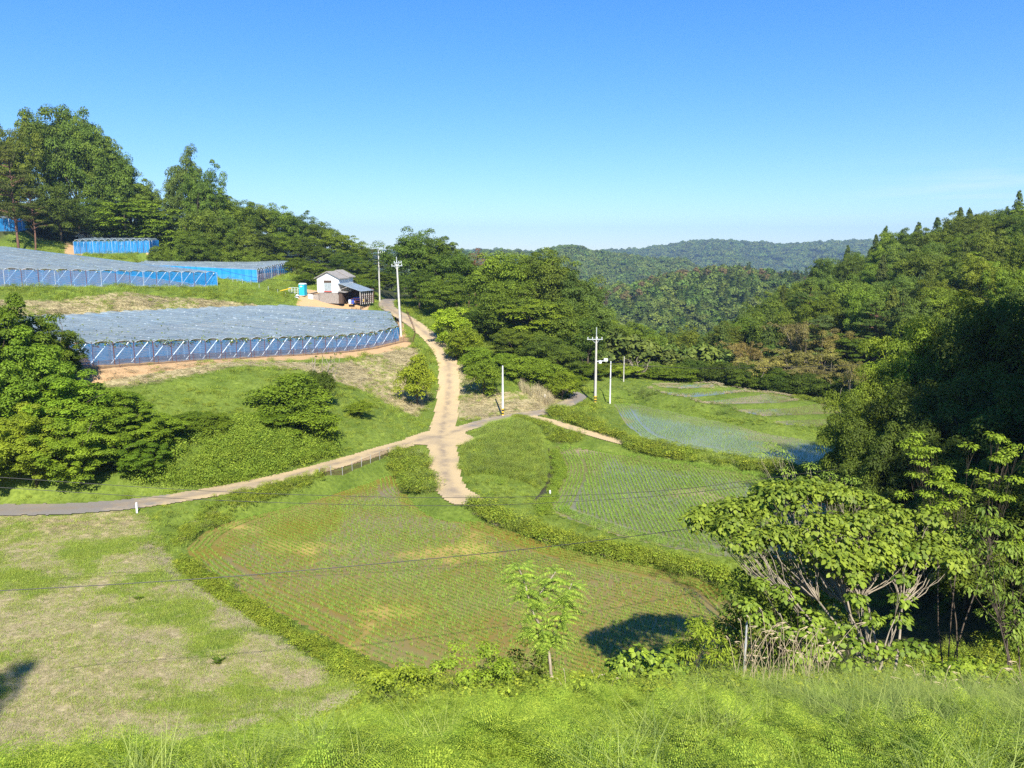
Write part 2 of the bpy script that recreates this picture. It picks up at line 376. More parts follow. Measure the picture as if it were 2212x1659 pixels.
road_up = [PZ(950, 945, 1.3), PY(962, 900, 88.5), PY(968, 860, 96), PY(970, 820, 102.5), PY(966, 780, 110), PY(945, 745, 117), PY(915, 715, 123), PY(885, 693, 129), PY(850, 672, 138), PY(835, 660, 144)]
e = road_up[-1]; road_up += [(e[0]-1, e[1]+12, e[2]+.6), (e[0]+3, e[1]+30, e[2]-.5)]
road_down = [PZ(952, 940, 1.3), PZ(958, 985, 1.1), PZ(962, 1030, .9), PZ(978, 1060, .8), PZ(1003, 1078, .75)]
road_right = [PZ(955, 942, 1.3), PZ(1000, 926, 1.35), PZ(1060, 908, 1.4), PZ(1120, 897, 1.4), PZ(1180, 888, 1.4), PZ(1225, 872, 1.5), PZ(1248, 858, 1.6), PZ(1238, 850, 1.8), PZ(1215, 842, 2.1), PZ(1200, 826, 2.6)]
track_right = [PZ(1135, 899, 1.4), PZ(1175, 906, 1.2), PZ(1240, 925, .9), PZ(1300, 943, .6), PZ(1345, 955, .45)]
ROADS = [(road_left, 1.45), (road_up, 1.55), (road_down, 1.55), (road_right, 1.3), (track_right, 1.0)]
ROADS = [(smooth_line(p), hw) for p, hw in ROADS]
stream_l = smooth_line([PZ(1180, 968, -.55), PZ(1190, 1000, -.6), PZ(1190, 1030, -.6), PZ(1178, 1060, -.6), PZ(1160, 1085, -.6)])

# vineyard footprints: front and back polylines, ground heights read along the front
def zline(uv, x, y):
    us, vs = zip(*uv); v = 780.0
    for _ in range(6): u = uof(x, y, CZ-kk(v)*y); v = np.interp(u, us, vs)
    return CZ-kk(v)*y
H1, H2 = 2.1, 2.4
f1 = [(-40+23*t, 69+46*t) for t in np.linspace(0, 1, 9)]+[(-18.5, 121), (-20, 128), (-21.5, 135)]
F1 = [(x, y, zline([(150, 792), (220, 787), (500, 773), (640, 765), (760, 757), (830, 746), (868, 734)], x, y)) for x, y in f1[:9]]
F1 += [(x, y, CZ-kk(v)*y-H1) for (x, y), v in zip(f1[9:], (696, 684, 673))]
b1 = [(-66, 77), (-61.5, 87), (-58, 95), (-54, 103), (-50, 110), (-46, 117), (-42, 123), (-38, 128)]
B1 = [(x, y, zline([(-300, 694), (95, 684), (300, 671), (590, 660), (740, 664), (840, 673)], x, y)-H1) for x, y in b1]
F2 = [(-50.6-19.4*t*1.55, 133-28*t*1.55) for t in np.linspace(1, 0, 7)]
F2 = [(x, y, CZ-kk(619)*y) for x, y in F2]
B2 = [(x-.92*52, y+.38*52, 20.2-.5*i/6) for i, (x, y, z) in enumerate(F2)]
F3 = [(-46, 140, CZ-kk(611)*140), (-46.5, 152, CZ-kk(600)*152), (-47, 166, CZ-kk(589)*166)]
B3 = [(-72, 149, CZ-kk(573)*149-H2+.3), (-76, 163, 17.2), (-82, 180, CZ-kk(569)*180-H2)]
F4 = [(-88.8, 158, 20.8), (-82, 159.5, 20.95), (-74.8, 161, 21.1)]
B4 = [(-91, 167, 21.4), (-84, 168.5, 21.4), (-77, 170, 21.4)]
F5 = [(-128, 156, 25.4), (-114, 158, 25.4), (-101, 160, 25.4)]
B5 = [(-131, 168, 26.6), (-117, 170, 26.6), (-104, 172, 26.6)]

# ------------------------------------------------------------------ terrain
ctl = []
def C(*p): ctl.extend(p)
C((-40, -12, 19), (0, -12, 19.5), (40, -12, 21), (-14, 0, 17.6), (0, 0, 18.3), (12, 0, 18.6), (30, 0, 19.5), (60, 0, 26), (-40, 0, 15), (-60, 0, 14),
  (-6, 6.5, 14.6), (0, 6.5, 15.0), (6, 6.5, 15.1), (12, 8, 14.4), (20, 10, 14),
  (-4, 13, 11.0), (0, 13, 11.4), (5, 13, 11.6), (10, 14, 11.0), (15, 15, 10.5),
  (-2, 18.5, 8.2), (2, 18.8, 8.3), (6, 19, 8.2), (10.6, 20, 7.9), (15, 20.5, 7.0),
  (-8, 10, 12.0), (-8, 15, 8.6), (-12, 10, 10.5), (-11, 21, 3.6), (-7, 20, 5.6), (-18, 20, 2.6), (-30, 18, 4), (-45, 20, 5), (-3.5, 25, 4.4), (2, 27, 3.8), (8, 28, 3.2), (15, 29, 1.6),
  (0, 32, .6), (8, 33, .5), (18, 36, .2), (24, 44, -.3), (34, 50, .8), (44, 53, 3), (60, 40, 15), (50, 20, 22), (38, 18, 17), (27, 22, 6), (80, 60, 20), (36, 33, 12.0), (44, 30, 18), (52, 46, 16), (46, 58, 4), (62, 62, 15))  # includes an unseen rise at right, raised for the wood's shade
for u, v, z in ((0, 1130, 1.3), (300, 1130, 1.2), (0, 1250, 1.4), (300, 1250, 1.1), (0, 1400, 1.4), (300, 1400, 1.1), (560, 1400, .95), (0, 1600, 1.6), (400, 1590, 1.2), (650, 1500, 1.0), (-400, 1300, 1.8), (-400, 1150, 2)): C(PZ(u, v, z))
for P, hw in ROADS: C(*[tuple(p) for p in P[::6]])
for u, v, Y in ((100, 900, 65), (300, 900, 66), (400, 862, 72), (500, 950, 65), (640, 950, 70), (640, 850, 80), (800, 900, 81), (760, 830, 91), (850, 850, 95), (872, 748, 113), (885, 930, 84.5), (300, 1000, 61), (0, 1000, 58), (560, 800, 80), (700, 790, 92), (800, 780, 102)): C(PY(u, v, Y))
for L in (F1, B1, F2, B2, F3, B3, F4, B4, F5, B5): C(*L)
C(PY(0, 660, 98), PY(300, 655, 110), PY(480, 640, 127), PY(560, 635, 133), PY(0, 640, 101), PY(300, 635, 113), PY(650, 655, 136), PY(710, 655, 138), PY(790, 655, 140), PY(560, 620, 138), PY(650, 600, 152), PY(700, 600, 158),
  PY(640, 560, 185), (-58, 215, 20), (-35, 185, 15), (-35, 230, 13), (-90, 180, 22.5), (-75, 190, 21.5), (-120, 180, 28), (-130, 205, 32), (-95, 230, 26), (-149, 150, 26), (-140, 235, 36), (-103, 166, 23.3),
  (-97, 158, 21.8), (-72, 147, 18.2), (-86, 153, 19.4), (-70, 158, 20.3), (-60, 152, 18.0), (-103, 155, 23), (-112, 152, 22.5), (-20, 160, 12.5), (-12, 150, 11.5), (-8, 140, 9.5), (-10, 170, 11.5), (-15, 230, 6),
  (-4, 118, 6.5), (2, 125, 7.0), (8, 122, 4.0), (12, 112, 2.2), (2, 108, 4.6), (0, 100, 3.4), (5, 95, 2.2), (3, 140, 8.0), (12, 140, 3.5), (8, 165, 3), (18, 150, -1), (18, 130, 1.6), (15, 104, 1.9))
C((22, 100, 1.5), (22, 112, 1.7), (24, 125, .6), (34, 122, .2), (50, 116, .2), (62, 106, .2), (40, 150, -5), (30, 170, -8), (45, 185, -12), (20, 200, -10), (30, 235, -18), (60, 235, -14),
  PZ(1340, 855, 1.5), PZ(1420, 870, 1.3), PZ(1450, 880, 1.3), (28, 80, .8), (44, 88, .6), (52, 92, .5), (38, 64, .2), (46, 72, 1.0), (40, 56, .5))
for u, v, Y, h in ((1560, 715, 175, 11), (1650, 650, 180, 11), (1700, 612, 185, 11), (1760, 582, 190, 11), (1830, 552, 195, 11), (1900, 522, 200, 12), (2030, 492, 205, 12), (2150, 478, 210, 12), (2300, 470, 205, 12)):
    x, y, z = PY(u, v, Y); C((x, y, z-h), (x+8, y+35, z-h-9))
C((64, 120, 5), (80, 115, 9), (95, 120, 15), (75, 150, 8), (110, 150, 20), (75, 90, 6), (90, 80, 12), (110, 90, 19), (60, 75, 4), (140, 120, 26), (140, 180, 28), (140, 60, 24), (100, 20, 24))
# mound between the junction and the lower ditch, and the banks between the paddies
C(PZ(1090, 905, 2.3), PZ(1060, 940, 2.4), PZ(1035, 985, 2.0), PZ(1090, 950, 2.3), PZ(1000, 1010, 1.4), PZ(1080, 1000, 1.4), PZ(1140, 960, 1.2), PZ(1150, 1010, -.2), PZ(1080, 1070, .1), PZ(1010, 1060, .9), PZ(1250, 900, 1.5), PZ(1290, 880, 1.5), PZ(1300, 905, 1.3), PZ(1340, 935, 1.1), PZ(1450, 968, .8), PZ(1600, 992, .75))
CT = np.array(ctl, float)
def phi(r2): return np.sqrt(r2+9.0)
n = len(CT); r2 = ((CT[:, None, :2]-CT[None, :, :2])**2).sum(-1)
A = np.zeros((n+3, n+3)); A[:n, :n] = phi(r2)-np.eye(n)*1.5; A[:n, n] = 1; A[:n, n+1:] = CT[:, :2]; A[n, :n] = 1; A[n+1:, :n] = CT[:, :2].T
sol = np.linalg.solve(A, np.concatenate([CT[:, 2], [0, 0, 0]]))
def base_h(X, Y):
    out = sol[n]+sol[n+1]*X+sol[n+2]*Y
    for i in range(n): out = out+sol[i]*np.sqrt((X-CT[i, 0])**2+(Y-CT[i, 1])**2+9.0)
    return out
def road_field(X, Y):
    W = np.zeros(X.shape); Z = np.zeros(X.shape); D = np.full(X.shape, 1e9); DC = np.full(X.shape, 1e9); S = np.zeros(X.shape)
    for ri, (P, hw) in enumerate(ROADS):
        d, z, s = polyline_near(X, Y, P)
        wgt = 1/(d*d+.3)**2; W += wgt; Z += wgt*z
        m = (d-hw) < D; D = np.where(m, d-hw, D); DC = np.where(m, d, DC); S = np.where(m, ri, S)
    # flare round the junction
    jx, jy = PZ(952, 945, 1.3)[:2]; r = np.hypot(X-jx, Y-jy)
    D = np.minimum(D, r-3.6+.4*np.sin(3*np.arctan2(Y-jy, X-jx)))
    return D, Z/W, DC, S
def full_h(X, Y, detail=True):
    Z = base_h(X, Y)
    Z = Z+(fbm(X*.35, Y*.35, 4)-.5)*.35
    # terraces under the paddies
    for zz, poly, bank in [(ZA, paddyA, 1.0), (ZB, paddyB, 1.0), (ZC, paddyC, 1.0)]+[(z, p, .8) for z, p in paddyD]:
        d = sdf(X, Y, poly)
        lev = zz+(.28 if bank > .9 else .1)*np.exp(-((d-.45)/.35)**2)
        t = sstep((d-.7)/2.2)
        Z = np.where(d < .0, zz-.15*sstep(-d/.3), np.where(d < 3.2, (1-t)*lev+t*Z, Z))
    D, RZ, DC, S = road_field(X, Y)
    t = sstep((D-.1)/2.2)
    Z = np.where(D < .1, RZ-.07, (1-t)*(RZ-.07)+t*Z)
    for FF, BB in ((F1, B1), (F2, B2), (F3, B3), (F4, B4), (F5, B5)):
        d = sdf(X, Y, FF+BB[::-1]); m = d < 2.0; q = np.array([lerp3(along(FF, a), along(BB, a), c) for a in np.linspace(0, 1, 30) for c in np.linspace(0, 1, 20)])
        if not m.any(): continue
        xs, ys = X[m], Y[m]; r2 = (xs[:, None]-q[None, :, 0])**2+(ys[:, None]-q[None, :, 1])**2+.05; w_ = 1/r2**2; zz = (w_*q[None, :, 2]).sum(1)/w_.sum(1); t = sstep(d[m]/2.0); Z[m] = (1-t)*(zz-.05)+t*Z[m]
    d, z, s = polyline_near(X, Y, stream_l)
    Z = np.where(d < 1.6, Z-.55*np.exp(-(d/.7)**2), Z)
    return Z
GX0, GX1, GY0, GY1, GS = -150.0, 150.0, -14.0, 242.0, .65
gx = np.arange(GX0, GX1+.01, GS); gy = np.arange(GY0, GY1+.01, GS)
XX, YY = np.meshgrid(gx, gy)
ZZ = full_h(XX, YY)
RD, _, _, _ = road_field(XX, YY)
def H(x, y):
    fx = np.clip((np.asarray(x)-GX0)/GS, 0, len(gx)-1.001); fy = np.clip((np.asarray(y)-GY0)/GS, 0, len(gy)-1.001)
    i = fx.astype(int); j = fy.astype(int); a = fx-i; b = fy-j
    return (ZZ[j, i]*(1-a)+ZZ[j, i+1]*a)*(1-b)+(ZZ[j+1, i]*(1-a)+ZZ[j+1, i+1]*a)*b
def Hf(x, y): return float(H(np.array(x), np.array(y)))
def wpoly(uvz): return [PZ(u, v, z) if z < 50 else PY(u, v, z) for u, v, z in uvz]
slope_dry = [PY(180, 800, 69), PY(500, 780, 84), PY(700, 770, 94), PY(860, 742, 112), PY(900, 750, 113), PY(925, 850, 96), PY(900, 905, 88), PY(800, 850, 91), PY(650, 810, 88), PY(450, 810, 78), PY(250, 815, 69)]
bank_dry = [(-88, 90), (-66, 100), (-50, 124), (-36, 134), (-28, 134), (-44, 118), (-56, 99), (-62, 86)]
right_dry = [PZ(985, 905, 1.6), PY(985, 800, 108), PY(1000, 790, 109), PY(1080, 850, 98), PZ(1220, 860, 1.6), PZ(1230, 880, 1.4), PZ(1150, 892, 1.5), PZ(1050, 905, 1.4)]
lawn = [PZ(-300, 1112, 1.5), PZ(0, 1112, 1.5), PZ(310, 1112, 1.2), PZ(390, 1205, 1), PZ(560, 1340, 1), PZ(800, 1500, 1), (-6, 25), (-14, 22), (-40, 20)]
soil1 = [(p[0]-.6, p[1]-.3) for p in F1]+[(p[0]+2.0, p[1]-1.2) for p in F1[::-1]]
yard = [PY(640, 662, 134), PY(700, 668, 134), PY(790, 662, 136), PY(800, 652, 141), PY(790, 640, 146), PY(650, 645, 144)]
track5 = [PY(140, 552, 155), PY(180, 549, 157), PY(184, 515, 176), PY(140, 517, 176)]
DRY = np.zeros(XX.shape)
for p, a in ((slope_dry, 1.0), (bank_dry, .75), (right_dry, .75)): DRY = np.maximum(DRY, a*sstep(-sdf(XX, YY, p)/1.5+.5))
DRY = np.maximum(DRY, sstep(-sdf(XX, YY, lawn)/1.5+.5)*(.25+.6*sstep((fbm(XX*.33, YY*.33, 4)-.42)*6)))
DIRT = np.zeros(XX.shape)
for p in (soil1, yard, track5): DIRT = np.maximum(DIRT, sstep(-sdf(XX, YY, p)/1.0+.5))
for FF, BB in ((F1, B1), (F2, B2), (F3, B3)):
    DIRT = np.maximum(DIRT, .75*(sdf(XX, YY, FF+BB[::-1]) < 0))
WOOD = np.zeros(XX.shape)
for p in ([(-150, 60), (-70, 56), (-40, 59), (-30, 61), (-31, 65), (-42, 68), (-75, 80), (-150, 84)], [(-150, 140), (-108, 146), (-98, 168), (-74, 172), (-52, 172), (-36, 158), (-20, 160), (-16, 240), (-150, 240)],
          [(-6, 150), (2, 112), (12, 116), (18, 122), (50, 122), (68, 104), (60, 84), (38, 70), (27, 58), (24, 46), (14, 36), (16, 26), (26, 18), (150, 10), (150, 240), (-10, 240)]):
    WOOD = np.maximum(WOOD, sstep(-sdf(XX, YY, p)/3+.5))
ny, nx = XX.shape
idx = np.arange(ny*nx).reshape(ny, nx)
Fg = np.stack([idx[:-1, :-1], idx[:-1, 1:], idx[1:, 1:], idx[1:, :-1]], -1).reshape(-1, 4)
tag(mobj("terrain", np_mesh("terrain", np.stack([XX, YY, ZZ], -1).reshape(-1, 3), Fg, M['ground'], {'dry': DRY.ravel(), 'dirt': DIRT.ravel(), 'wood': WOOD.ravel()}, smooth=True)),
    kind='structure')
# road surface as one draped sheet
fs = .22
rx = np.arange(-75, 26, fs); ry = np.arange(45, 178, fs); RX, RY = np.meshgrid(rx, ry)
D, RZ, DC, S = road_field(RX, RY)
edge = (fbm(RX*2.2, RY*2.2, 3)-.5)*.35
Dn = D+edge
keep = Dn < 0
cell = keep[:-1, :-1] & keep[:-1, 1:] & keep[1:, 1:] & keep[1:, :-1]
ix = np.arange(RX.size).reshape(RX.shape)
Fr = np.stack([ix[:-1, :-1], ix[:-1, 1:], ix[1:, 1:], ix[1:, :-1]], -1)[cell]
used = np.unique(Fr); remap = -np.ones(RX.size, int); remap[used] = np.arange(len(used)); Fr = remap[Fr]
sandv = np.choose(S.astype(int), [np.clip((RX+34)/13, .15, .95), np.clip(1.25-(RY-95)/60, .25, .9), .9+0*RX, np.where(RX > 8, .15, .5), .98+0*RX])
jx, jy = PZ(952, 945, 1.3)[:2]; sandv = np.maximum(sandv, .85*sstep((8-np.hypot(RX-jx, RY-jy))/4))
trackv = np.where(S < 4, np.exp(-(DC/.45)**2)*.8, 0)
V = np.stack([RX, RY, RZ+.0], -1).reshape(-1, 3)[used]
tag(mobj("road", np_mesh("road", V, Fr, M['road'], {'sand': sandv.ravel()[used], 'track': trackv.ravel()[used]}, smooth=True)), kind='structure')
def grow(poly, d):
    c = np.mean(np.array(poly)[:, :2], 0); return [(p[0]+(p[0]-c[0])*d, p[1]+(p[1]-c[1])*d) for p in poly]
def water(name, poly, z, mat):
    P = [(p[0], p[1], z) for p in smooth_line(list(poly)+[poly[0]], 3)[:-1]]
    tag(mobj(name, np_mesh(name, P, [list(range(len(P)))], mat)), kind='structure')
water("paddy_water", paddyA, ZA, M['waterA']); water("paddy_water", paddyB, ZB, M['waterB']); water("paddy_water", paddyC, ZC, M['waterC'])
for z, p in paddyD: water("paddy_water", p, z, M['waterB'])
sv = []; 
for i, p in enumerate(stream_l):
    t = stream_l[min(i+1, len(stream_l)-1)]-stream_l[max(i-1, 0)]; t /= np.hypot(t[0], t[1]); q = np.array([-t[1], t[0], 0])*.42
    z = Hf(p[0], p[1])+.12; sv += [(p[0]-q[0], p[1]-q[1], z), (p[0]+q[0], p[1]+q[1], z)]
zmin = min(a[2] for a in sv); sv = [(a[0], a[1], zmin+.1) for a in sv]
tag(mobj("stream_water", np_mesh("stream_water", sv, [[2*i, 2*i+1, 2*i+3, 2*i+2] for i in range(len(stream_l)-1)], M['stream'])), kind='structure')

# ------------------------------------------------------------------ far land
def far_mat():
    m, nt, out = newmat('wooded_hill_ground')
    b = N(nt, "ShaderNodeBsdfPrincipled"); nt.links.new(b.outputs[0], out.inputs[0]); p = pos(nt)
    c = mixc(nt, noise(nt, .03, 6, .7, p), (.03, .055, .015, 1), (.06, .09, .025, 1))
    nt.links.new(c, b.inputs["Base Color"]); b.inputs["Roughness"].default_value = 1; b.inputs["Specular IOR Level"].default_value = 0
    return m
M['far'] = far_mat()
ZBASE = -50.0
fx = np.arange(-3400, 3401, 40.0); fy = np.arange(215, 4300, 40.0); FX, FY = np.meshgrid(fx, fy)
FZ = ZBASE+(ZBASE*-1-22)*np.clip(1-(FY-215)/260, 0, 1)+45*np.exp(-((FX+330)/200)**2-((FY-260)/160)**2)+38*np.exp(-((FX-330)/180)**2-((FY-260)/150)**2)
i2 = np.arange(FX.size).reshape(FX.shape)
Ff = np.stack([i2[:-1, :-1], i2[:-1, 1:], i2[1:, 1:], i2[1:, :-1]], -1).reshape(-1, 4)
tag(mobj("valley_ground", np_mesh("valley_ground", np.stack([FX, FY, FZ], -1).reshape(-1, 3), Ff, M['far'], smooth=True)), kind='structure')
RIDGES = []
def ridge(name, uv, Y0, wf, wb, step, rough, seed):
    us = np.array([p[0] for p in uv]); xs = (us-1106)/FP*Y0*1.0; zs = np.array([PY(p[0], p[1], Y0)[2] for p in uv])
    gx_ = np.arange(xs.min(), xs.max()+1, step); gy_ = np.arange(Y0-wf, Y0+wb+1, step); X, Y = np.meshgrid(gx_, gy_)
    crest = np.interp(X, xs, zs); wob = (fbm(X/(wf*1.1)+seed, Y*0+seed, 3)-.5)*wf*.5
    t = np.where(Y < Y0, (Y-(Y0-wf))/wf, (Y0+wb-Y)/wb); t = np.clip(t, 0, 1)
    gul = (np.abs(fbm(X/(wf*.42)+seed*3, Y/(wf*1.2), 4)-.5))*2
    prof = np.sin(t*math.pi/2)**1.25
    Z = ZBASE-1.5+(crest-ZBASE)*prof-(1-t)*t*4*gul*rough
    ii = np.arange(X.size).reshape(X.shape)
    F = np.stack([ii[:-1, :-1], ii[:-1, 1:], ii[1:, 1:], ii[1:, :-1]], -1).reshape(-1, 4)
    tag(mobj(name, np_mesh(name, np.stack([X, Y, Z], -1).reshape(-1, 3), F, M['far'], smooth=True)), kind='structure')
    def h(x, y):
        fx_ = np.clip((x-gx_[0])/step, 0, X.shape[1]-1.01); fy_ = np.clip((y-gy_[0])/step, 0, X.shape[0]-1.01); i = fx_.astype(int); j = fy_.astype(int); a = fx_-i; b = fy_-j
        return (Z[j, i]*(1-a)+Z[j, i+1]*a)*(1-b)+(Z[j+1, i]*(1-a)+Z[j+1, i+1]*a)*b
    h.ext = (gx_[0], gx_[-1], gy_[0], gy_[-1]); return h
h_mid = ridge("near_hill", [(900, 700), (1150, 680), (1270, 650), (1340, 634), (1450, 612), (1540, 597), (1600, 600), (1700, 612), (1850, 640), (2100, 700), (2500, 760)], 560, 240, 200, 8, 22, 1.3)
h_2 = ridge("middle_hill", [(700, 600), (960, 570), (1050, 556), (1160, 556), (1225, 543), (1290, 558), (1340, 560), (1400, 572), (1470, 570), (1500, 590), (1560, 640), (1700, 680), (2000, 700)], 1250, 420, 350, 16, 55, 4.1)
h_3 = ridge("far_ridge", [(-700, 560), (300, 560), (900, 552), (1000, 551), (1100, 552), (1200, 556), (1320, 552), (1380, 548), (1460, 537), (1510, 530), (1590, 534), (1680, 540), (1780, 534), (1880, 530), (2000, 540), (2400, 520), (3000, 545)], 2600, 900, 700, 30, 120, 7.7)

# ------------------------------------------------------------------ leaves, crowns
def leaf_quads(P, Nn, L, W, var, shape='diamond', tang=None, fold=.15, rng=RG):
    """P centres, Nn normals, L lengths, W widths -> V, F, attr var"""
    n = len(P); Nn = Nn/np.maximum(np.linalg.norm(Nn, axis=1, keepdims=True), 1e-6)
    if tang is None: tang = rng.normal(size=(n, 3))
    T = tang-(tang*Nn).sum(1, keepdims=True)*Nn; T /= np.maximum(np.linalg.norm(T, axis=1, keepdims=True), 1e-6)
    B = np.cross(Nn, T); L = np.broadcast_to(L, (n,))[:, None]; W = np.broadcast_to(W, (n,))[:, None]
    if shape == 'diamond':
        V = np.stack([P-T*L/2, P+B*W/2-Nn*fold*W, P+T*L/2, P-B*W/2-Nn*fold*W], 1).reshape(-1, 3)
        F = np.arange(n*4).reshape(n, 4); return V, F, np.repeat(var, 4)
    # broad leaf: six points folded on the midrib, P is the stalk end
    tip = P+T*L-Nn*L*.18
    V = np.stack([P, P+T*L*.28+B*W*.5-Nn*W*fold, P+T*L*.68+B*W*.34-Nn*(W*fold+L*.06), tip, P+T*L*.68-B*W*.34-Nn*(W*fold+L*.06), P+T*L*.28-B*W*.5-Nn*W*fold], 1).reshape(-1, 3)
    b = np.arange(n)[:, None]*6
    F = np.concatenate([b+np.array([0, 1, 2, 3]), b+np.array([0, 3, 4, 5])]); return V, F, np.repeat(var, 6)
def rdir(n, rng): d = rng.normal(size=(n, 3)); return d/np.linalg.norm(d, axis=1, keepdims=True)
def join(parts):
    V = []; F = []; A = []; o = 0
    for v, f, a in parts: V.append(v); F.append(f+o); A.append(a); o += len(v)
    return np.concatenate(V), np.concatenate(F), np.concatenate(A)
def clump_leaves(cen, cr, nl, ls, rng, up=.6, squash=.7, asp=.65, hang=0.0, cv=None, bare=.12):
    """leaves over the upper, outer shell of clumps centred at cen with radii cr"""
    m = len(cen); cv = rng.random(m) if cv is None else cv
    ci = np.repeat(np.arange(m), nl); n = len(ci)
    d = rdir(n, rng); d[:, 2] = np.where((d[:, 2] < -.1) & (rng.random(n) > bare*2), -d[:, 2], d[:, 2])
    rr = cr[ci]*(1-.5*rng.random(n)**2)
    P = cen[ci]+d*rr[:, None]*np.array([1, 1, squash])
    Nn = d+np.array([0, 0, up])+rng.normal(size=(n, 3))*.45
    tang = None
    if hang: tang = rng.normal(size=(n, 3))*.6+np.array([0, 0, -hang])
    s = ls*(.65+.7*rng.random(n))
    return leaf_quads(P, Nn, s, s*asp, np.clip(cv[ci]*.55+rng.random(n)*.45, 0, 1), tang=tang, rng=rng)
def limb_tube(mb, a, b, r0, r1, rng, bend=.12, n=4, seg=5):
    a, b = np.array(a), np.array(b); L = np.linalg.norm(b-a); pts = []
    o = rng.normal(size=3)*L*bend
    for i in range(n+1):
        t = i/n; pts.append(a+(b-a)*t+o*math.sin(math.pi*t)*(1-.3*t))
    mb.tube(pts, [r0+(r1-r0)*i/n for i in range(n+1)], seg); return pts
PROTO = {}
def proto(kind, crown, trunk, cm, tm, part='crown'):
    PROTO.setdefault(kind, []).append((np_mesh(part, crown[0], crown[1], cm, {'var': crown[2]}), np_mesh('trunk', trunk.v, trunk.f, tm, smooth=True)))
def broad(kind, seed, nb=70, nl=210, ls=.03, sx=.40, zc=.58, sz=.36, brr=(.08, .15), cm='leaf', tm='bark', squash=.75, core=1.5, layered=0, asp=.65, up=.6):
    rng = np.random.default_rng(seed)
    d = rdir(nb, rng); d[:, 2] = np.where((d[:, 2] < -.4) & (rng.random(nb) > .4), -d[:, 2], d[:, 2])
    r = rng.random(nb)**(.33/core)
    lump = 1+.22*np.sin(d[:, 0]*4+seed)*np.cos(d[:, 1]*3.5+seed*2)+.12*rng.normal(size=nb)
    cen = np.stack([d[:, 0]*sx*r*lump, d[:, 1]*sx*r*lump, zc+d[:, 2]*sz*r*lump], 1)
    if layered: cen[:, 2] = np.round(cen[:, 2]*layered)/layered+rng.normal(size=nb)*.008
    cr = rng.uniform(*brr, nb)
    cr_ = clump_leaves(cen, cr, nl, ls, rng, squash=squash, asp=asp, up=up)
    top = cen[:, 2].max(); cr_[0][:, 2] = cr_[0][:, 2]
    tb = MB(); limb_tube(tb, (0, 0, -.03), (.02, .01, .5), .022, .012, rng, .03)
    for i in rng.choice(nb, min(14, nb), replace=False):
        limb_tube(tb, (rng.normal()*.01, rng.normal()*.01, rng.uniform(.15, .5)), cen[i], .009, .003, rng)
    proto(kind, cr_, tb, M[cm], M[tm])
for s in range(5): broad('broad', 20+s, nb=150, nl=230, ls=.021, brr=(.065, .125), core=1.1, squash=.8, zc=.54, sz=.42)
for s in range(3): broad('broadfine', 40+s, nb=190, nl=180, ls=.019, brr=(.05, .1), squash=.7, core=1.1, zc=.54, sz=.42)
for s in range(3): broad('bush', 60+s, nb=90, nl=170, ls=.034, sx=.42, zc=.45, sz=.42, brr=(.09, .17), cm='leafbright', squash=.8)
for s in range(2): broad('layered', 70+s, nb=70, nl=160, ls=.034, brr=(.09, .15), squash=.35, layered=13, cm='leafbright', up=1.6, core=.9)
def cedar(seed, dead=False):
    rng = np.random.default_rng(seed); parts = []; tb = MB(); limb_tube(tb, (0, 0, -.03), (0, 0, .98), .02, .004, rng, .01)
    nb = 190; z = .12+.86*rng.random(nb)**.9; a = rng.random(nb)*6.283; R = (1-z)**.75*.46*(.75+.4*rng.random(nb))+.02
    P = []; Nn = []; 
    for i in range(nb):
        m = int(16+60*R[i]/.3); t = rng.random(m)**.7
        dx, dy = math.cos(a[i]), math.sin(a[i]); wd = (.02+.05*R[i]/.3)*np.sin(t*2.6+.3)
        lat = rng.normal(size=m)*wd
        P.append(np.stack([dx*R[i]*t-dy*lat, dy*R[i]*t+dx*lat, z[i]+.02-.12*R[i]*t*2+rng.normal(size=m)*.008], 1))
        Nn.append(np.stack([dx*.5+rng.normal(size=m)*.5, dy*.5+rng.normal(size=m)*.5, np.full(m, .9)], 1))
    P = np.concatenate(P); Nn = np.concatenate(Nn); n = len(P)
    tang = np.stack([P[:, 0], P[:, 1], np.full(n, -.08)], 1)+rng.normal(size=(n, 3))*.06
    s = .034*(.6+.8*rng.random(n)); c = leaf_quads(P, Nn, s, s*.42, rng.random(n), tang=tang, rng=rng)
    proto('cedar', c, tb, M['needle'], M['redbark'])
for s in range(3): cedar(80+s)
def pine(kind, seed, cm, dens=1.0):
    rng = np.random.default_rng(seed); tb = MB(); P = limb_tube(tb, (0, 0, -.03), (.03*rng.normal(), .03, .95), .02, .005, rng, .04, 6)
    nb = 34; z = .35+.62*rng.random(nb); a = rng.random(nb)*6.283; R = (1.05-z)**.5*.5*(.5+.5*rng.random(nb))
    cen = np.stack([np.cos(a)*R, np.sin(a)*R, z+.03*R], 1); cen = np.concatenate([cen, cen*np.array([.55, .55, 1])+rng.normal(size=cen.shape)*.02])
    for i in range(nb): limb_tube(tb, (0, 0, z[i]-.05), cen[i], .007, .002, rng, .08, 3, 4)
    c = clump_leaves(cen, rng.uniform(.06, .11, len(cen)), int(130*dens), .03, rng, squash=.3, asp=.28, up=1.0)
    proto(kind, c, tb, M[cm], M['redbark'])
for s in range(2): pine('pine', 90+s, 'needle')
pine('deadpine', 95, 'deadleaf', .35)
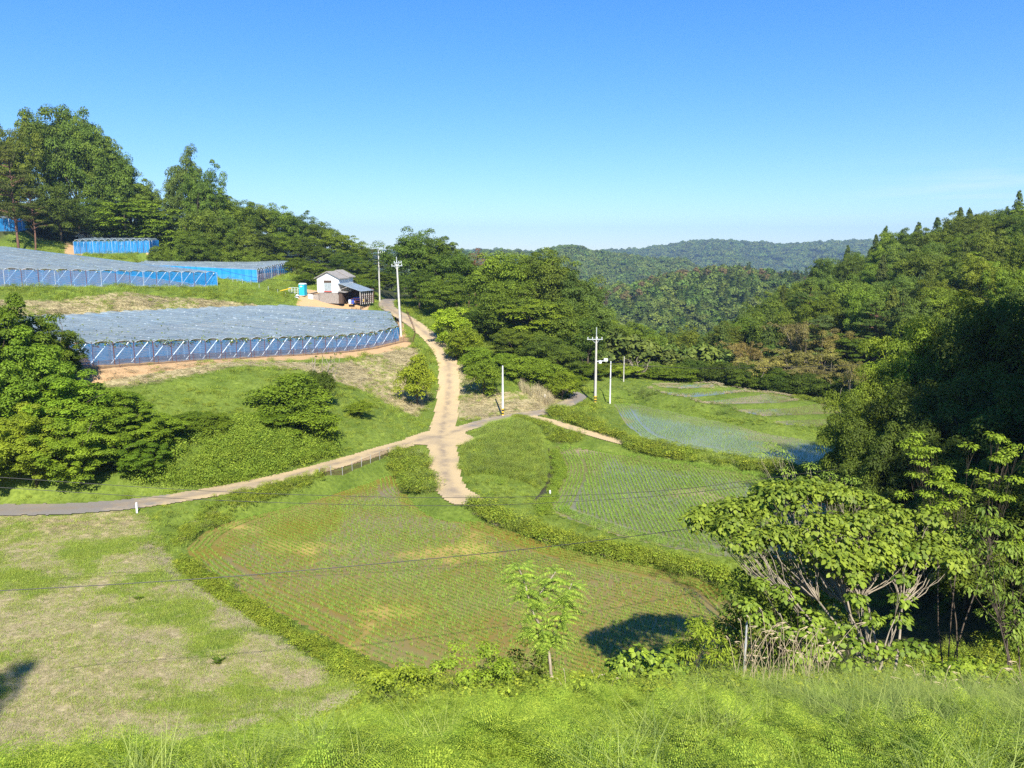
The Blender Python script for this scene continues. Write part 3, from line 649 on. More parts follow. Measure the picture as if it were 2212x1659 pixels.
def bamboo(seed):
    rng = np.random.default_rng(seed); tb = MB(); cens = []
    for k in range(26):
        x, y = rng.normal(size=2)*.16; h = rng.uniform(.65, 1.0); lx, ly = rng.normal(size=2)*.14
        p = [(x, y, -.02), (x+lx*.2, y+ly*.2, h*.5), (x+lx*.6, y+ly*.6, h*.85), (x+lx*1.1, y+ly*1.1, h*.93), (x+lx*1.5, y+ly*1.5, h*.85)]
        tb.tube(p, [.006, .005, .004, .002, .001], 4)
        for t in np.linspace(.35, 1, 7):
            j = t*4; i = min(int(j), 3); q = np.array(p[i])*(1-(j-i))+np.array(p[i+1])*(j-i); cens.append(q+rng.normal(size=3)*.02)
    cens = np.array(cens); c = clump_leaves(cens, rng.uniform(.03, .08, len(cens)), 60, .032, rng, squash=.9, asp=.25, hang=1.0)
    proto('bamboo', c, tb, M['bamboo'], M['palebark'])
bamboo(101); bamboo(102)
def baretree(seed):
    rng = np.random.default_rng(seed); tb = MB(); cens = []
    for k in range(9):
        a = rng.random()*6.283; r = rng.uniform(.15, .5); h = rng.uniform(.6, 1)
        pts = limb_tube(tb, (0, 0, 0), (math.cos(a)*r, math.sin(a)*r, h), .02, .004, rng, .1, 5)
        for j in range(5):
            q = pts[2+j % 4]; e_ = q+np.array([rng.normal()*.1, rng.normal()*.1, rng.uniform(.04, .2)]); limb_tube(tb, q, e_, .006, .0015, rng); cens.append(e_)
    cens = np.array(cens); c = clump_leaves(cens[::2], np.full(len(cens[::2]), .04), 14, .03, rng)
    proto('bare', c, tb, M['leafbright'], M['palebark'])
baretree(111)

NUSE = {}
def tree(kind, u, vtop, Y, wd, tint=(1, 1, 1), label=None, group=None, name='broadleaf_tree', cat='tree', pick=None, hmin=2.0, xyz=None, h=None, sink=0.0):
    if group == LW and u < 400 and Y < 182: Y += 16; wd *= 1.08
    if xyz is None:
        x, y, zt = PY(u, vtop, Y); zb = Hf(x, y)-sink; h = max(zt-zb, hmin)
    else: x, y = xyz; zb = Hf(x, y)-sink
    ps = PROTO[kind]; k = NUSE.get(kind, 0); NUSE[kind] = k+1; ps = ps[(k if pick is None else pick) % len(ps)]
    r = empty(name, (x, y, zb), random.random()*6.28)
    r.scale = (wd, wd*random.uniform(.92, 1.08), h)
    c = mobj('crown', ps[0], r); mobj('trunk', ps[1], r)
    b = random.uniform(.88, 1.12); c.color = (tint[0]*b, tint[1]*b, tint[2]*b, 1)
    tag(r, label, cat, group); return r

# ------------------------------------------------------------------ the vineyards under film
def vineyard(label, F, B, n, h, leaf_n=60, net=True, rise=.3, brace=True, inner=3, backnet=True, fence_side=1):
    c = along(F, .5); root = empty("vineyard_shelter", c); root.location = c
    tag(root, label, 'vineyard shelter', 'film-covered vineyard shelters')
    off = lambda p, dz=0: (p[0]-c[0], p[1]-c[1], p[2]-c[2]+dz)
    sides = []; rng = np.random.default_rng(int(abs(c[0]*7+c[1])))
    def roofz(p, dz): return (p[0]-c[0], p[1]-c[1], p[2]-c[2]+dz)
    LP = []; LN = []
    for i in range(n):
        a0, a1 = along(F, i/n), along(F, (i+1)/n); b0, b1_ = along(B, i/n), along(B, (i+1)/n); m = MB(); segs = 8
        jag = rng.uniform(-.5, .5)
        L = math.dist(a0, b0); V = []; rise_i = rise*rng.uniform(.85, 1.1)
        for j in range(segs+1):
            t = j/segs*(1+jag/L*(j == segs)); p, q = lerp3(a0, b0, t), lerp3(a1, b1_, t); sag = .06*rng.normal()
            for k in range(7):
                s_ = k/6; r_ = lerp3(p, q, .03+.94*s_); V.append(roofz(r_, h-.12+(rise_i+sag*.6)*math.sin(math.pi*s_)**.8))
        Fq = [[j*7+k, j*7+k+1, (j+1)*7+k+1, (j+1)*7+k] for j in range(segs) for k in range(6)]
        mobj("rain_cover", np_mesh("rain_cover", V, Fq, M['film'], smooth=True), root)
        hoop = MB(); hoop.tube([tuple(V[k]) for k in range(7)], .028, 5)
        hoop.build("hoop", M['galv'], root)
        # foliage under each gutter
        for k in range(leaf_n):
            t = rng.random()**2.2*.9; p = lerp3(a0, b0, t); q = lerp3(a1, b1_, t); r_ = lerp3(p, q, rng.random())
            LP.append(roofz(r_, h-.12+rng.uniform(-.28, .2)))
    for i in range(n+1):
        a0 = along(F, i/n); p = off(a0); m = MB(); m.tube([(p[0], p[1], p[2]-.15), (p[0], p[1], p[2]+h)], .035, 5); m.build("post", M['rust'] if h < 2.3 or i % 3 else M['galv'], root)
        b0 = along(B, i/n)
        if inner:
            for k in range(1, inner+1):
                q = off(lerp3(a0, b0, k*2.6/max(math.dist(a0, b0), 3))); MB().tube([(q[0], q[1], q[2]-.3), (q[0], q[1], q[2]+h-.1)], .045, 5).build("inner_post", M['polewhite'], root)
        if brace and i < n:
            q = off(lerp3(a0, along(F, (i+1)/n), .75)); q2 = off(lerp3(a0, b0, .4/max(math.dist(a0, b0), 1)))
            MB().tube([(q2[0], q2[1], q2[2]), (q[0], q[1], q[2]+h-.1)], .05, 4).build("brace", M['galv'], root)
    LP = np.array(LP); nl = len(LP)
    if nl:
        LP = np.repeat(LP, 3, 0)+rng.normal(size=(nl*3, 3))*np.array([.12, .12, .06]); s_ = .2*(.6+.8*rng.random(nl*3))
        v_, f_, a_ = leaf_quads(LP, rng.normal(size=(nl*3, 3))*.6+np.array([0, 0, 1]), s_, s_*.85, rng.random(nl*3), rng=rng)
        mobj("vine_foliage", np_mesh("vine_foliage", v_, f_, M['vine'], {'var': a_}), root)
    def curtain(P, mat, nm, amp=.05, st=.5, skirt=True):
        pts = []
        for i in range(len(P)-1):
            k = max(1, int(math.dist(P[i], P[i+1])/st)); pts += [lerp3(P[i], P[i+1], j/k) for j in range(k)]
        pts.append(P[-1]); V = []
        for j, p in enumerate(pts):
            dx = amp*math.sin(j*2.1)+amp*rng.normal()*.5; q = off(p)
            for zz in (-.12, h*.35, h*.7, h-.08): V.append((q[0]+dx, q[1]+dx*.6, q[2]+zz))
        Fq = [[4*j+k, 4*j+4+k, 4*j+5+k, 4*j+1+k] for j in range(len(pts)-1) for k in range(3)]
        mobj(nm, np_mesh(nm, V, Fq, mat), root)
    if net:
        curtain(F, M['netfront'], "side_net", .03); curtain([F[-1], B[-1]], M['netside'], "side_net", .08)
        if backnet: curtain(B, M['netside'], "side_net", .06)
        curtain([F[0], B[0]], M['netside'], "side_net", .08)
    return root
vineyard("nearest film-covered vineyard with long blue net front above the dry grass slope", F1, B1, 33, H1, 130, inner=1)
vineyard("large film-covered vineyard on the upper left terrace above the grassy bank", F2, B2, 24, H2, 40, inner=1)
vineyard("film-covered vineyard beside the white barn with blue netting round its corner", F3, B3, 16, H2, 16, inner=1)
vineyard("small bright blue netted vine shelter in front of the white van", F4, B4, 12, 2.5, 20, rise=.5, inner=1)
vineyard("vine shelter at the far left edge on the top terrace", F5, B5, 11, 2.6, 30, inner=1)

def mesh_fence(label, P, h, st, post='rust', net='fencenet', name="mesh_fence"):
    root = empty(name, P[0]); tag(root, label, 'fence'); c = P[0]; pts = []
    for i in range(len(P)-1):
        k = max(1, int(math.dist(P[i], P[i+1])/st)); pts += [lerp3(P[i], P[i+1], j/k) for j in range(k)]
    pts.append(P[-1]); pts = [(p[0]-c[0], p[1]-c[1], Hf(p[0], p[1])-c[2]) for p in pts]
    for p in pts:
        hh = h*random.uniform(.95, 1.25); MB().tube([(p[0], p[1], p[2]-.1), (p[0]+random.uniform(-.03, .03), p[1], p[2]+hh)], .022, 4).build("post", M[post], root)
    V = []
    for p in pts: V += [(p[0], p[1], p[2]), (p[0], p[1], p[2]+h*.92)]
    mobj("mesh_panel", np_mesh("mesh_panel", V, [[2*i, 2*i+2, 2*i+3, 2*i+1] for i in range(len(pts)-1)], M[net]), root)
    wr = MB()
    for zz in (.05, .5, .92): wr.tube([(p[0], p[1], p[2]+h*zz) for p in pts], .008, 3)
    wr.build("wire", M['rust'], root); return root
fp = [(p[0]+.8, p[1]-.5, p[2]) for p in F1[:9]]; l_ = fp[-1]
mesh_fence("low brown wire mesh fence round the front and corner of the nearest vineyard", fp+[(l_[0]+1.2, l_[1]+1.5, l_[2]), (l_[0]+1.0, l_[1]+6, l_[2]), (l_[0]-.8, l_[1]+14, l_[2]), (l_[0]-2.5, l_[1]+22, l_[2])], .85, 2.0)
mesh_fence("wire mesh fence standing on the verge between the asphalt road and the near paddy", [PZ(690, 1032, 1.2), PZ(740, 1022, 1.2), PZ(800, 1000, 1.2), PZ(840, 985, 1.2)], .75, 1.1, 'galv')
def stakes(label, pts, h, mat='galv', r=.03):
    for p in pts:
        x, y = p[:2]; z = Hf(x, y); o = MB().tube([(0, 0, -.1), (random.uniform(-.05, .05), 0, h*random.uniform(.85, 1.15))], r, 5).build("stake", M[mat]); o.location = (x, y, z)
        tag(o, label, 'stake', 'white stakes on the slope')
stakes("thin white stake standing in the grass below the corner vineyard by the barn", [PY(u, v, Y) for u, v, Y in ((504, 618, 138), (513, 622, 138), (525, 624, 138), (543, 626, 138), (560, 629, 137), (580, 632, 137), (600, 634, 137), (617, 637, 137))], .75)
stakes("thin white stake standing in front of the small blue netted shelter", [PY(u, v, Y) for u, v, Y in ((218, 562, 146), (253, 568, 146), (283, 570, 146), (311, 572, 146))], 1.3)

# ------------------------------------------------------------------ barn and its yard
def barn():
    bx, by, bz = PY(710, 656, 138); rz = rad(-15)
    root = empty("barn", (bx, by, bz), rz); tag(root, "small white two storey barn with weathered plank base and a tin-roofed lean-to", 'barn')
    # local: x right along the gable front, y back; gable front at y=0, from x=-2 to 2
    W2, D, H0, HE, HR = 2.15, 5.6, 2.0, 4.55, 5.6
    m = MB(); m.solid([(-W2, 0, H0), (W2, 0, H0), (W2, 0, HE), (0, 0, HR), (-W2, 0, HE)], [(-W2, D, H0), (W2, D, H0), (W2, D, HE), (0, D, HR), (-W2, D, HE)]); wall = m.build("wall", M['plaster'], root)
    m = MB()
    for s_ in (-1, 1): m.solid([(0, -.35, HR+.02), (s_*(W2+.4), -.35, HE-.16), (s_*(W2+.4), -.35, HE-.04), (0, -.35, HR+.16)], [(0, 3.2, HR+.02), (s_*(W2+.4), 3.2, HE-.16), (s_*(W2+.4), 3.2, HE-.04), (0, 3.2, HR+.16)])
    for s_ in (-1, 1): m.solid([(0, 3.2, HR+.2), (s_*(W2+.4), 3.2, HE+.02), (s_*(W2+.4), 3.2, HE+.16), (0, 3.2, HR+.36)], [(0, D+.3, HR+.2), (s_*(W2+.4), D+.3, HE+.02), (s_*(W2+.4), D+.3, HE+.16), (0, D+.3, HR+.36)])
    m.build("roof", M['tile'], root)
    m = MB(); m.solid([(-W2+.35, .04, 0), (W2-.05, .04, 0), (W2-.05, .04, H0), (-W2+.35, .04, H0)], [(-W2+.35, D, 0), (W2-.05, D, 0), (W2-.05, D, H0), (-W2+.35, D, H0)]); m.build("lower_wall", M['darkwood'], root)
    m = MB(); x = -W2+.35
    while x < W2-.1:
        wd_ = random.uniform(.16, .24); m.box(x+wd_/2, 0.0+random.uniform(0, .02), 1.0+random.uniform(-.03, .03), wd_-.02, .03, 1.86, 0); x += wd_
    m.build("plank_front", M['wood'], root)
    sh = MB().box(-.02, -.03, 2.95, 1.45, .05, 1.5).build("shutter", M['shutter'], root)
    MB().box(-.02, -.08, 2.17, 1.5, .1, .16).build("sill", M['red'], sh); MB().box(-.02, -.05, 3.93, 1.5, .06, .42).build("lintel", M['darkwood'], sh)
    m = MB()
    for k in range(6): m.box(-.02, -.07, 2.4+.22*k, 1.4, .02, .03)
    m.box(-.02, -.075, 2.95, .04, .02, 1.45); m.build("slat", M['galv'], sh)
    MB().box(-W2/2-.5, -.02, 3.6, 1.7, .03, .05).box(W2/2+.5, -.02, 3.6, 1.3, .03, .05).build("batten", M['postwood'], root)
    # lean-to on the right: high at the barn, low outside
    lx0, lx1 = W2, W2+4.4; m = MB()
    m.solid([(lx0-.05, -.4, 3.65), (lx1, -.4, 2.25), (lx1, -.4, 2.31), (lx0-.05, -.4, 3.72)], [(lx0-.05, D-.6, 3.65), (lx1, D-.6, 2.25), (lx1, D-.6, 2.31), (lx0-.05, D-.6, 3.72)]); lr = m.build("leanto_roof", M['tin'], root)
    m = MB()
    for k in range(1, 12): x = lx0+(lx1-lx0)*k/12; z = 3.72-1.41*k/12+.015; m.solid([(x-.02, -.4, z), (x+.02, -.4, z), (x+.02, -.4, z+.03), (x-.02, -.4, z+.03)], [(x-.02, D-.6, z), (x+.02, D-.6, z), (x+.02, D-.6, z+.03), (x-.02, D-.6, z+.03)])
    m.build("roof_rib", M['tin'], lr)
    MB().box((lx0+lx1)/2, D-.7, 1.3, lx1-lx0, .08, 2.6).build("back_wall", M['darkwood'], root)
    for k in range(7): MB().box(lx1-.25, -.15+k*.82, 1.1, .13, .13, 2.3).build("post", M['postwood'], root)
    m = MB()
    for z in (.35, .7, 1.05, 1.4): m.box(lx1-.2, 2.3, z, .04, 4.9, .07)
    m.build("side_rail", M['rust'], root)
    m = MB(); m.solid([(lx1-.3, -.3, 2.2), (lx1-.2, -.3, 2.2), (lx1-.2, -.3, 2.27), (lx1-.3, -.3, 2.27)], [(lx1-.3, D-.6, 2.2), (lx1-.2, D-.6, 2.2), (lx1-.2, D-.6, 2.27), (lx1-.3, D-.6, 2.27)]); m.tube([(lx0, -.3, 2.4), (lx0+2, -.3, 3.1)], .04, 5); m.build("beam", M['postwood'], root)
    m = MB(); m.box(lx0+.35, .1, 1.05, .7, .7, 2.0); m.build("porch_panel", M['darkwood'], root); m = MB(); m.solid([(lx0-.1, -.5, 2.15), (lx0+1.5, -.5, 2.0), (lx0+1.5, -.5, 2.1), (lx0-.1, -.5, 2.25)], [(lx0-.1, .5, 2.2), (lx0+1.5, .5, 2.05), (lx0+1.5, .5, 2.15), (lx0-.1, .5, 2.3)]); m.build("porch_roof", M['tile'], root)
    # side shed on the left
    MB().box(-W2-.35, .9, .85, 1.1, 1.6, 1.7).build("side_shed", M['wood'], root)
    MB().box(-W2-1.35, .5, .8, .9, 1.4, 1.6).build("side_shed", M['plaster'], root)
    m = MB(); m.solid([(-W2-1.95, -.3, 1.62), (-W2+.1, -.3, 2.1), (-W2+.1, -.3, 2.18), (-W2-1.95, -.3, 1.7)], [(-W2-1.95, 1.8, 1.62), (-W2+.1, 1.8, 2.1), (-W2+.1, 1.8, 2.18), (-W2-1.95, 1.8, 1.7)]); m.build("side_roof", M['tile'], root)
    c, s_ = math.cos(rz), math.sin(rz)
    return root, lambda x, y, z=0: (bx+c*x-s_*y, by+s_*x+c*y, bz+z), rz
barn_o, BL, BRZ = barn()
def part_thing(name, loc, rz, label, cat, parts, group=None, scale=None):
    r = empty(name, loc, rz); tag(r, label, cat, group)
    for pn, mb, mt in parts: mb.build(pn, M[mt], r)
    if scale: r.scale = scale
    return r
# portable toilet
p = BL(-5.2, .3); z = Hf(p[0], p[1])
part_thing("portable_toilet", (p[0], p[1], z), BRZ+rad(4), "bright turquoise portable toilet cabin with white roof left of the barn", 'portable toilet',
  [("cabin", MB().box(0, 0, 1.05, 1.05, 1.1, 2.0), 'turq'), ("roof", MB().solid([(-.55, -.58, 2.04), (.55, -.58, 2.04), (.55, .58, 2.04), (-.55, .58, 2.04)], [(-.42, -.42, 2.24), (.42, -.42, 2.24), (.42, .42, 2.24), (-.42, .42, 2.24)]), 'polewhite'),
   ("door", MB().box(-.04, -.56, 1.0, .72, .03, 1.75), 'turq'), ("sign_panel", MB().box(-.05, -.585, 1.66, .42, .02, .2), 'polewhite'), ("skid", MB().box(0, 0, .03, 1.15, 1.2, .08), 'concrete')])
p = BL(-6.6, -.6); z = Hf(p[0], p[1]); m = MB()
for zz in (.35, .75, 1.15): m.tube([(-.9, 0, zz), (.9, 0, zz)], .035, 5)
for xx in (-.9, -.3, .3, .9): m.tube([(xx, 0, 0), (xx, 0, 1.15)], .035, 5)
m.tube([(.9, 0, 1.1), (1.2, .5, .9), (1.2, .5, 0)], .03, 5)
part_thing("railing", (p[0], p[1], z), BRZ, "white tubular railing frame beside the turquoise toilet", 'railing', [("frame", m, 'polewhite')])
p = BL(-8.0, -1.6); z = Hf(p[0], p[1]); m = MB().solid([(-1.7, -.12, -.05), (1.7, -.12, .75), (1.7, -.12, .9), (-1.7, -.12, .1)], [(-1.7, .12, -.05), (1.7, .12, .75), (1.7, .12, .9), (-1.7, .12, .1)])
part_thing("auger_tube", (p[0], p[1], z), BRZ, "long yellow beam lying aslant left of the turquoise toilet", 'beam', [("beam", m, 'yellow'), ("end_cap", MB().box(1.75, 0, .83, .1, .3, .2), 'galv')])
p = BL(-5.4, -1.5); z = Hf(p[0], p[1]); m = MB().tube([(0, 0, 0), (.1, 0, .3), (0, .1, .5)], [.45, .4, .15], 8)
part_thing("sack_pile", (p[0], p[1], z), 0, "crumpled white sack on the ground in front of the turquoise toilet", 'sack', [("sack", m, 'polewhite'), ("tie", MB().tube([(-.35, .1, .2), (.4, .3, .3)], .05, 5), 'black')])
# tractor in the lean-to, drums
def tractor():
    p = BL(5.0, 2.6); r = empty("tractor", p, BRZ+rad(8)); tag(r, "blue and green farm tractor parked inside the lean-to", 'tractor')
    MB().solid([(-1.4, -.4, .55), (.3, -.4, .55), (.3, -.4, 1.15), (-1.3, -.4, 1.05)], [(-1.4, .4, .55), (.3, .4, .55), (.3, .4, 1.15), (-1.3, .4, 1.05)]).build("bonnet", M['blue'], r)
    MB().box(.6, 0, .75, 1.1, .9, .5).build("body", M['green'], r)
    MB().box(.75, 0, 1.15, .45, .5, .12).box(.98, 0, 1.35, .1, .5, .4).build("seat", M['black'], r)
    MB().tube([(.2, -.4, 1.1), (.25, -.4, 2.0)], .03, 5).tube([(.2, .4, 1.1), (.25, .4, 2.0)], .03, 5).tube([(1.1, -.4, 1.0), (1.1, -.4, 2.0)], .03, 5).tube([(1.1, .4, 1.0), (1.1, .4, 2.0)], .03, 5).build("frame", M['black'], r)
    MB().box(.65, 0, 2.04, 1.2, 1.1, .08).build("canopy", M['green'], r)
    for x, y, R_ in ((-1.0, -.5, .33), (-1.0, .5, .33), (.8, -.6, .55), (.8, .6, .55)):
        wh = MB().tube([(x, y-.13, R_), (x, y-.1, R_), (x, y+.1, R_), (x, y+.13, R_)], [R_*.85, R_, R_, R_*.85], 14).build("wheel", M['black'], r)
        MB().tube([(x, y-.15, R_), (x, y+.15, R_)], R_*.5, 10).build("rim", M['yellow'], wh)
tractor()
for (xx, yy, mt, lab) in ((3.9, .6, 'polewhite', "white drum standing in the mouth of the lean-to"), (4.3, .9, 'blue', "blue drum standing behind the white drum in the lean-to")):
    part_thing("drum", BL(xx, yy), 0, lab, 'drum', [("barrel", MB().tube([(0, 0, 0), (0, 0, .35), (0, 0, .75)], [.27, .3, .27], 12), mt), ("lid", MB().tube([(0, 0, .75), (0, 0, .79)], .285, 12), 'black' if mt == 'blue' else 'blue')])
m = MB()
for zz in (.3, .65, 1.0): m.tube([(-.8, 0, zz), (.8, 0, zz)], .035, 5)
for xx in (-.8, 0, .8): m.tube([(xx, 0, 0), (xx, 0, 1.05)], .04, 5)
part_thing("gate", BL(5.6, -.6), BRZ+rad(10), "rust red tubular gate leaning open before the lean-to", 'gate', [("frame", m, 'rust'), ("foot", MB().box(-.8, 0, .02, .2, .4, .04), 'rust')])

# minivan and lanterns under the trees
def minivan():
    p = PY(188, 518, 176); r = empty("minivan", (p[0], p[1], Hf(p[0], p[1])), rad(176)); tag(r, "white boxy minivan parked in the shade under the big trees", 'minivan')
    prof = [(-2.2, .35), (2.2, .35), (2.25, 1.0), (1.5, 1.15), (1.0, 1.78), (-2.0, 1.82), (-2.2, 1.1)]
    A_ = [(x, -.8, z) for x, z in prof]; B_ = [(x, .8, z) for x, z in prof]; MB().solid(A_, B_).build("body", M['carpaint'], r)
    for s_ in (-1, 1):
        MB().solid([(-1.85, s_*.81, 1.15), (1.15, s_*.81, 1.15), (.85, s_*.81, 1.66), (-1.8, s_*.81, 1.68)], [(-1.85, s_*.79, 1.15), (1.15, s_*.79, 1.15), (.85, s_*.79, 1.66), (-1.8, s_*.79, 1.68)]).build("side_window", M['glass'], r)
        for x in (-1.4, 1.4):
            wh = MB().tube([(x, s_*.66, .32), (x, s_*.84, .32)], .32, 14).build("wheel", M['black'], r); MB().tube([(x, s_*.7, .32), (x, s_*.86, .32)], .19, 10).build("rim", M['galv'], wh)
        MB().box(2.2, s_*.6, .85, .1, .3, .16).build("headlight", M['galv'], r)
    MB().solid([(1.52, -.7, 1.18), (1.52, .7, 1.18), (1.08, .68, 1.74), (1.08, -.68, 1.74)], [(1.55, -.7, 1.19), (1.55, .7, 1.19), (1.11, .68, 1.75), (1.11, -.68, 1.75)]).build("windscreen", M['glass'], r)
    MB().box(2.22, 0, .5, .1, 1.6, .2).build("bumper", M['polewhite'], r)
minivan()
for u, Y, lab, hh in ((265, 172, "taller pale stone lantern behind the small blue netted shelter", 2.9), (280, 174, "shorter pale stone lantern right of the taller lantern", 2.5)):
    x, y, _ = PY(u, 512, Y); m1 = MB().tube([(0, 0, 0), (0, 0, .12), (0, 0, .16), (0, 0, .62), (0, 0, .66), (0, 0, .72)], [.28, .28, .12, .1, .26, .26], 6)
    part_thing("stone_lantern", (x, y, Hf(x, y)-.1), .3, lab, 'stone lantern', [("pedestal", m1, 'stone'), ("fire_box", MB().box(0, 0, .84, .32, .32, .24), 'stone'), ("cap", MB().tube([(0, 0, .95), (0, 0, 1.0), (0, 0, 1.2), (0, 0, 1.22)], [.42, .4, .1, .05], 6), 'stone'), ("finial", MB().tube([(0, 0, 1.2), (0, 0, 1.28), (0, 0, 1.38)], [.05, .09, .02], 6), 'stone')], scale=(hh/1.38,)*3)

# ------------------------------------------------------------------ utility poles and cables
def pole(label, u, vb, vt, Y, r0, mat='concrete', arms=(), band=False, extras=None, lean=0.0, name="utility_pole"):
    x, y, z0 = PY(u, vb, Y); z = Hf(x, y); _, _, zt = PY(u, vt, Y); h = zt-z
    root = empty(name, (x, y, z)); tag(root, label, 'utility pole'); root.rotation_euler = (0, rad(lean), 0)
    MB().tube([(0, 0, -.2), (0, 0, h*.5), (0, 0, h)], [r0, r0*.85, r0*.6], 10).build("shaft", M[mat], root)
    for (dz, x0, x1) in arms:
        a = MB().box((x0+x1)/2, -.12, h-dz, x1-x0, .08, .09).build("crossarm", M['galv'], root)
        for xx in np.linspace(x0+.1, x1-.1, 4): MB().tube([(xx, -.12, h-dz+.06), (xx, -.12, h-dz+.14), (xx, -.12, h-dz+.3)], [.03, .055, .04], 6).build("insulator", M['polewhite'], a)
        a2 = MB().tube([(x0*.5, -.1, h-dz), (0, -.05, h-dz-.6)], .03, 4).tube([(x1*.5, -.1, h-dz), (0, -.05, h-dz-.6)], .03, 4).build("arm_brace", M['galv'], root)
    if band:
        m = MB(); m2 = MB()
        for k in range(5):
            (m if k % 2 else m2).tube([(0, 0, .1+.17*k), (0, 0, .27+.17*k)], r0*1.03, 10)
        m.build("warning_band", M['black'], root); m2.build("warning_band", M['yellow'], root)
    if extras: extras(root, h, r0)
    return (x, y, z, h)
def ex1(r, h, r0):
    MB().tube([(0, 0, h-.1), (0, 0, h+1.1)], .06, 6).build("mast", M['galv'], r); MB().tube([(.2, 0, h-3.4), (.28, 0, 1.4)], .03, 4).build("conduit", M['black'], r)
def ex4(r, h, r0):
    MB().tube([(0, 0, h-.2), (0, 0, h+1.2)], .06, 6).build("mast", M['galv'], r)
    MB().tube([(.1, 0, h-3.2), (1.35, 0, h-3.15)], .05, 5).build("side_arm", M['galv'], r)
    MB().tube([(.55, 0, h-3.45), (.55, 0, h-3.1)], .2, 8).build("transformer", M['polewhite'], r); MB().box(1.25, 0, h-3.0, .5, .3, .35).build("lamp_box", M['polewhite'], r)
    MB().tube([(-.2, 0, h-4.2), (-.2, 0, .8)], .045, 5).build("conduit", M['black'], r)
P1 = pole("tall grey concrete pole leaning beside the vineyard corner, double crossarm", 866, 712, 570, 120, .19, arms=((.3, -.85, .85), (-.15, -.45, .8)), extras=ex1, lean=-2.0)
P2 = pole("slim pole with one short arm right of the barn", 820, 636, 536, 150, .15, 'concrete', arms=((.9, -.1, 1.3),))
P3 = pole("short white pole with a yellow and black foot at the road junction", 1086, 895, 790, 90, .13, 'polewhite', band=True)
P4 = pole("tall concrete pole with crossarm and lamp boxes beside the far bend of the road", 1286, 862, 727, 98, .17, 'concrete', arms=((.35, -1.2, .8),), band=True, extras=ex4)
P5 = pole("plain thin white pole at the corner of the terraces right of the tall pole", 1318, 852, 780, 101, .1, 'polewhite')
P6 = pole("farthest thin grey pole at the back of the terraces", 1347, 826, 770, 112, .09, 'concrete')
P7 = pole("small grey post standing behind the dry stalks at the foot of the broad-leaved tree", 1606, 1480, 1345, 22, .045, 'galv', name="utility_pole")
def cable(label, pts, r=.018, group=None, n=28, sag=0.0):
    c = pts[0]; P_ = []
    L = smooth_line(pts, 8) if len(pts) > 2 else np.array([lerp3(pts[0], pts[1], i/n) for i in range(n+1)])
    for i, p in enumerate(L): t = i/(len(L)-1); P_.append((p[0]-c[0], p[1]-c[1], p[2]-c[2]-sag*4*t*(1-t)))
    o = MB().tube(P_, r, 5).build("power_cable", M['wire']); o.location = c; tag(o, label, 'cable', group)
cable("upper of the two black cables crossing the near paddy", [PY(-120, 1024, 33), PY(0, 1031, 34), PY(500, 1063, 37), PY(1000, 1075, 40), (PY(1400, 1062, 43)), PY(1650, 1034, 45), PY(1900, 1000, 47)], .014)
cable("lower of the two black cables crossing the near paddy", [PY(-120, 1044, 33), PY(0, 1053, 34), PY(500, 1082, 37), PY(1000, 1092, 40), PY(1400, 1073, 43), PY(1690, 1040, 45), PY(1900, 1010, 47)], .014)
cable("lowest thick black cable slanting up across the lawn and the near paddy", [PY(-150, 1281, 24), PY(0, 1276, 25), PY(500, 1245, 27), PY(1100, 1190, 30), PY(1500, 1140, 33), PY(1800, 1090, 36)], .016)
cable("thin pale cable crossing in front of the bamboo slope", [PY(1300, 786, 99), PY(1490, 795, 96), PY(1700, 793, 92), PY(1900, 786, 88), PY(2000, 780, 84)], .03)
def top(P, dx=0, dz=0): return (P[0]+dx, P[1], P[2]+P[3]+dz)
cable("cable from the barn eave to the slim pole", [BL(6.3, 4.5, 2.4), top(P2, 0, -3.5)], .03, sag=.3)
cable("pale cable from the left woods to the barn eave", [PY(470, 580, 140), BL(-2.4, 0, 4.3)], .03, sag=.9)
cable("cable from the tall far pole to the thin white pole", [top(P4, 0, -4.2), top(P5, 0, -.2)], .02, sag=.2)
cable("cable from the thin white pole to the farthest pole", [top(P5, 0, -.2), top(P6, 0, -.3)], .02, sag=.2)
for u, v, z, hh, lab in ((297, 1116, 1.2, .75, "white marker post at the edge of the lawn beside the asphalt road"), (1188, 1076, -.3, .6, "white marker stake beside the narrow stream"), (1177, 872, 1.5, .9, "white concrete marker post beside the road in the dry grass")):
    x, y, _ = PZ(u, v, z); part_thing("marker_post", (x, y, Hf(x, y)), .2, lab, 'marker post', [("shaft", MB().box(0, 0, hh/2-.05, .12, .12, hh+.1), 'polewhite'), ("cap", MB().solid([(-.06, -.06, hh), (.06, -.06, hh), (.06, .06, hh), (-.06, .06, hh)], [(-.02, -.02, hh+.06), (.02, -.02, hh+.06), (.02, .02, hh+.06), (-.02, .02, hh+.06)]), 'polewhite')])

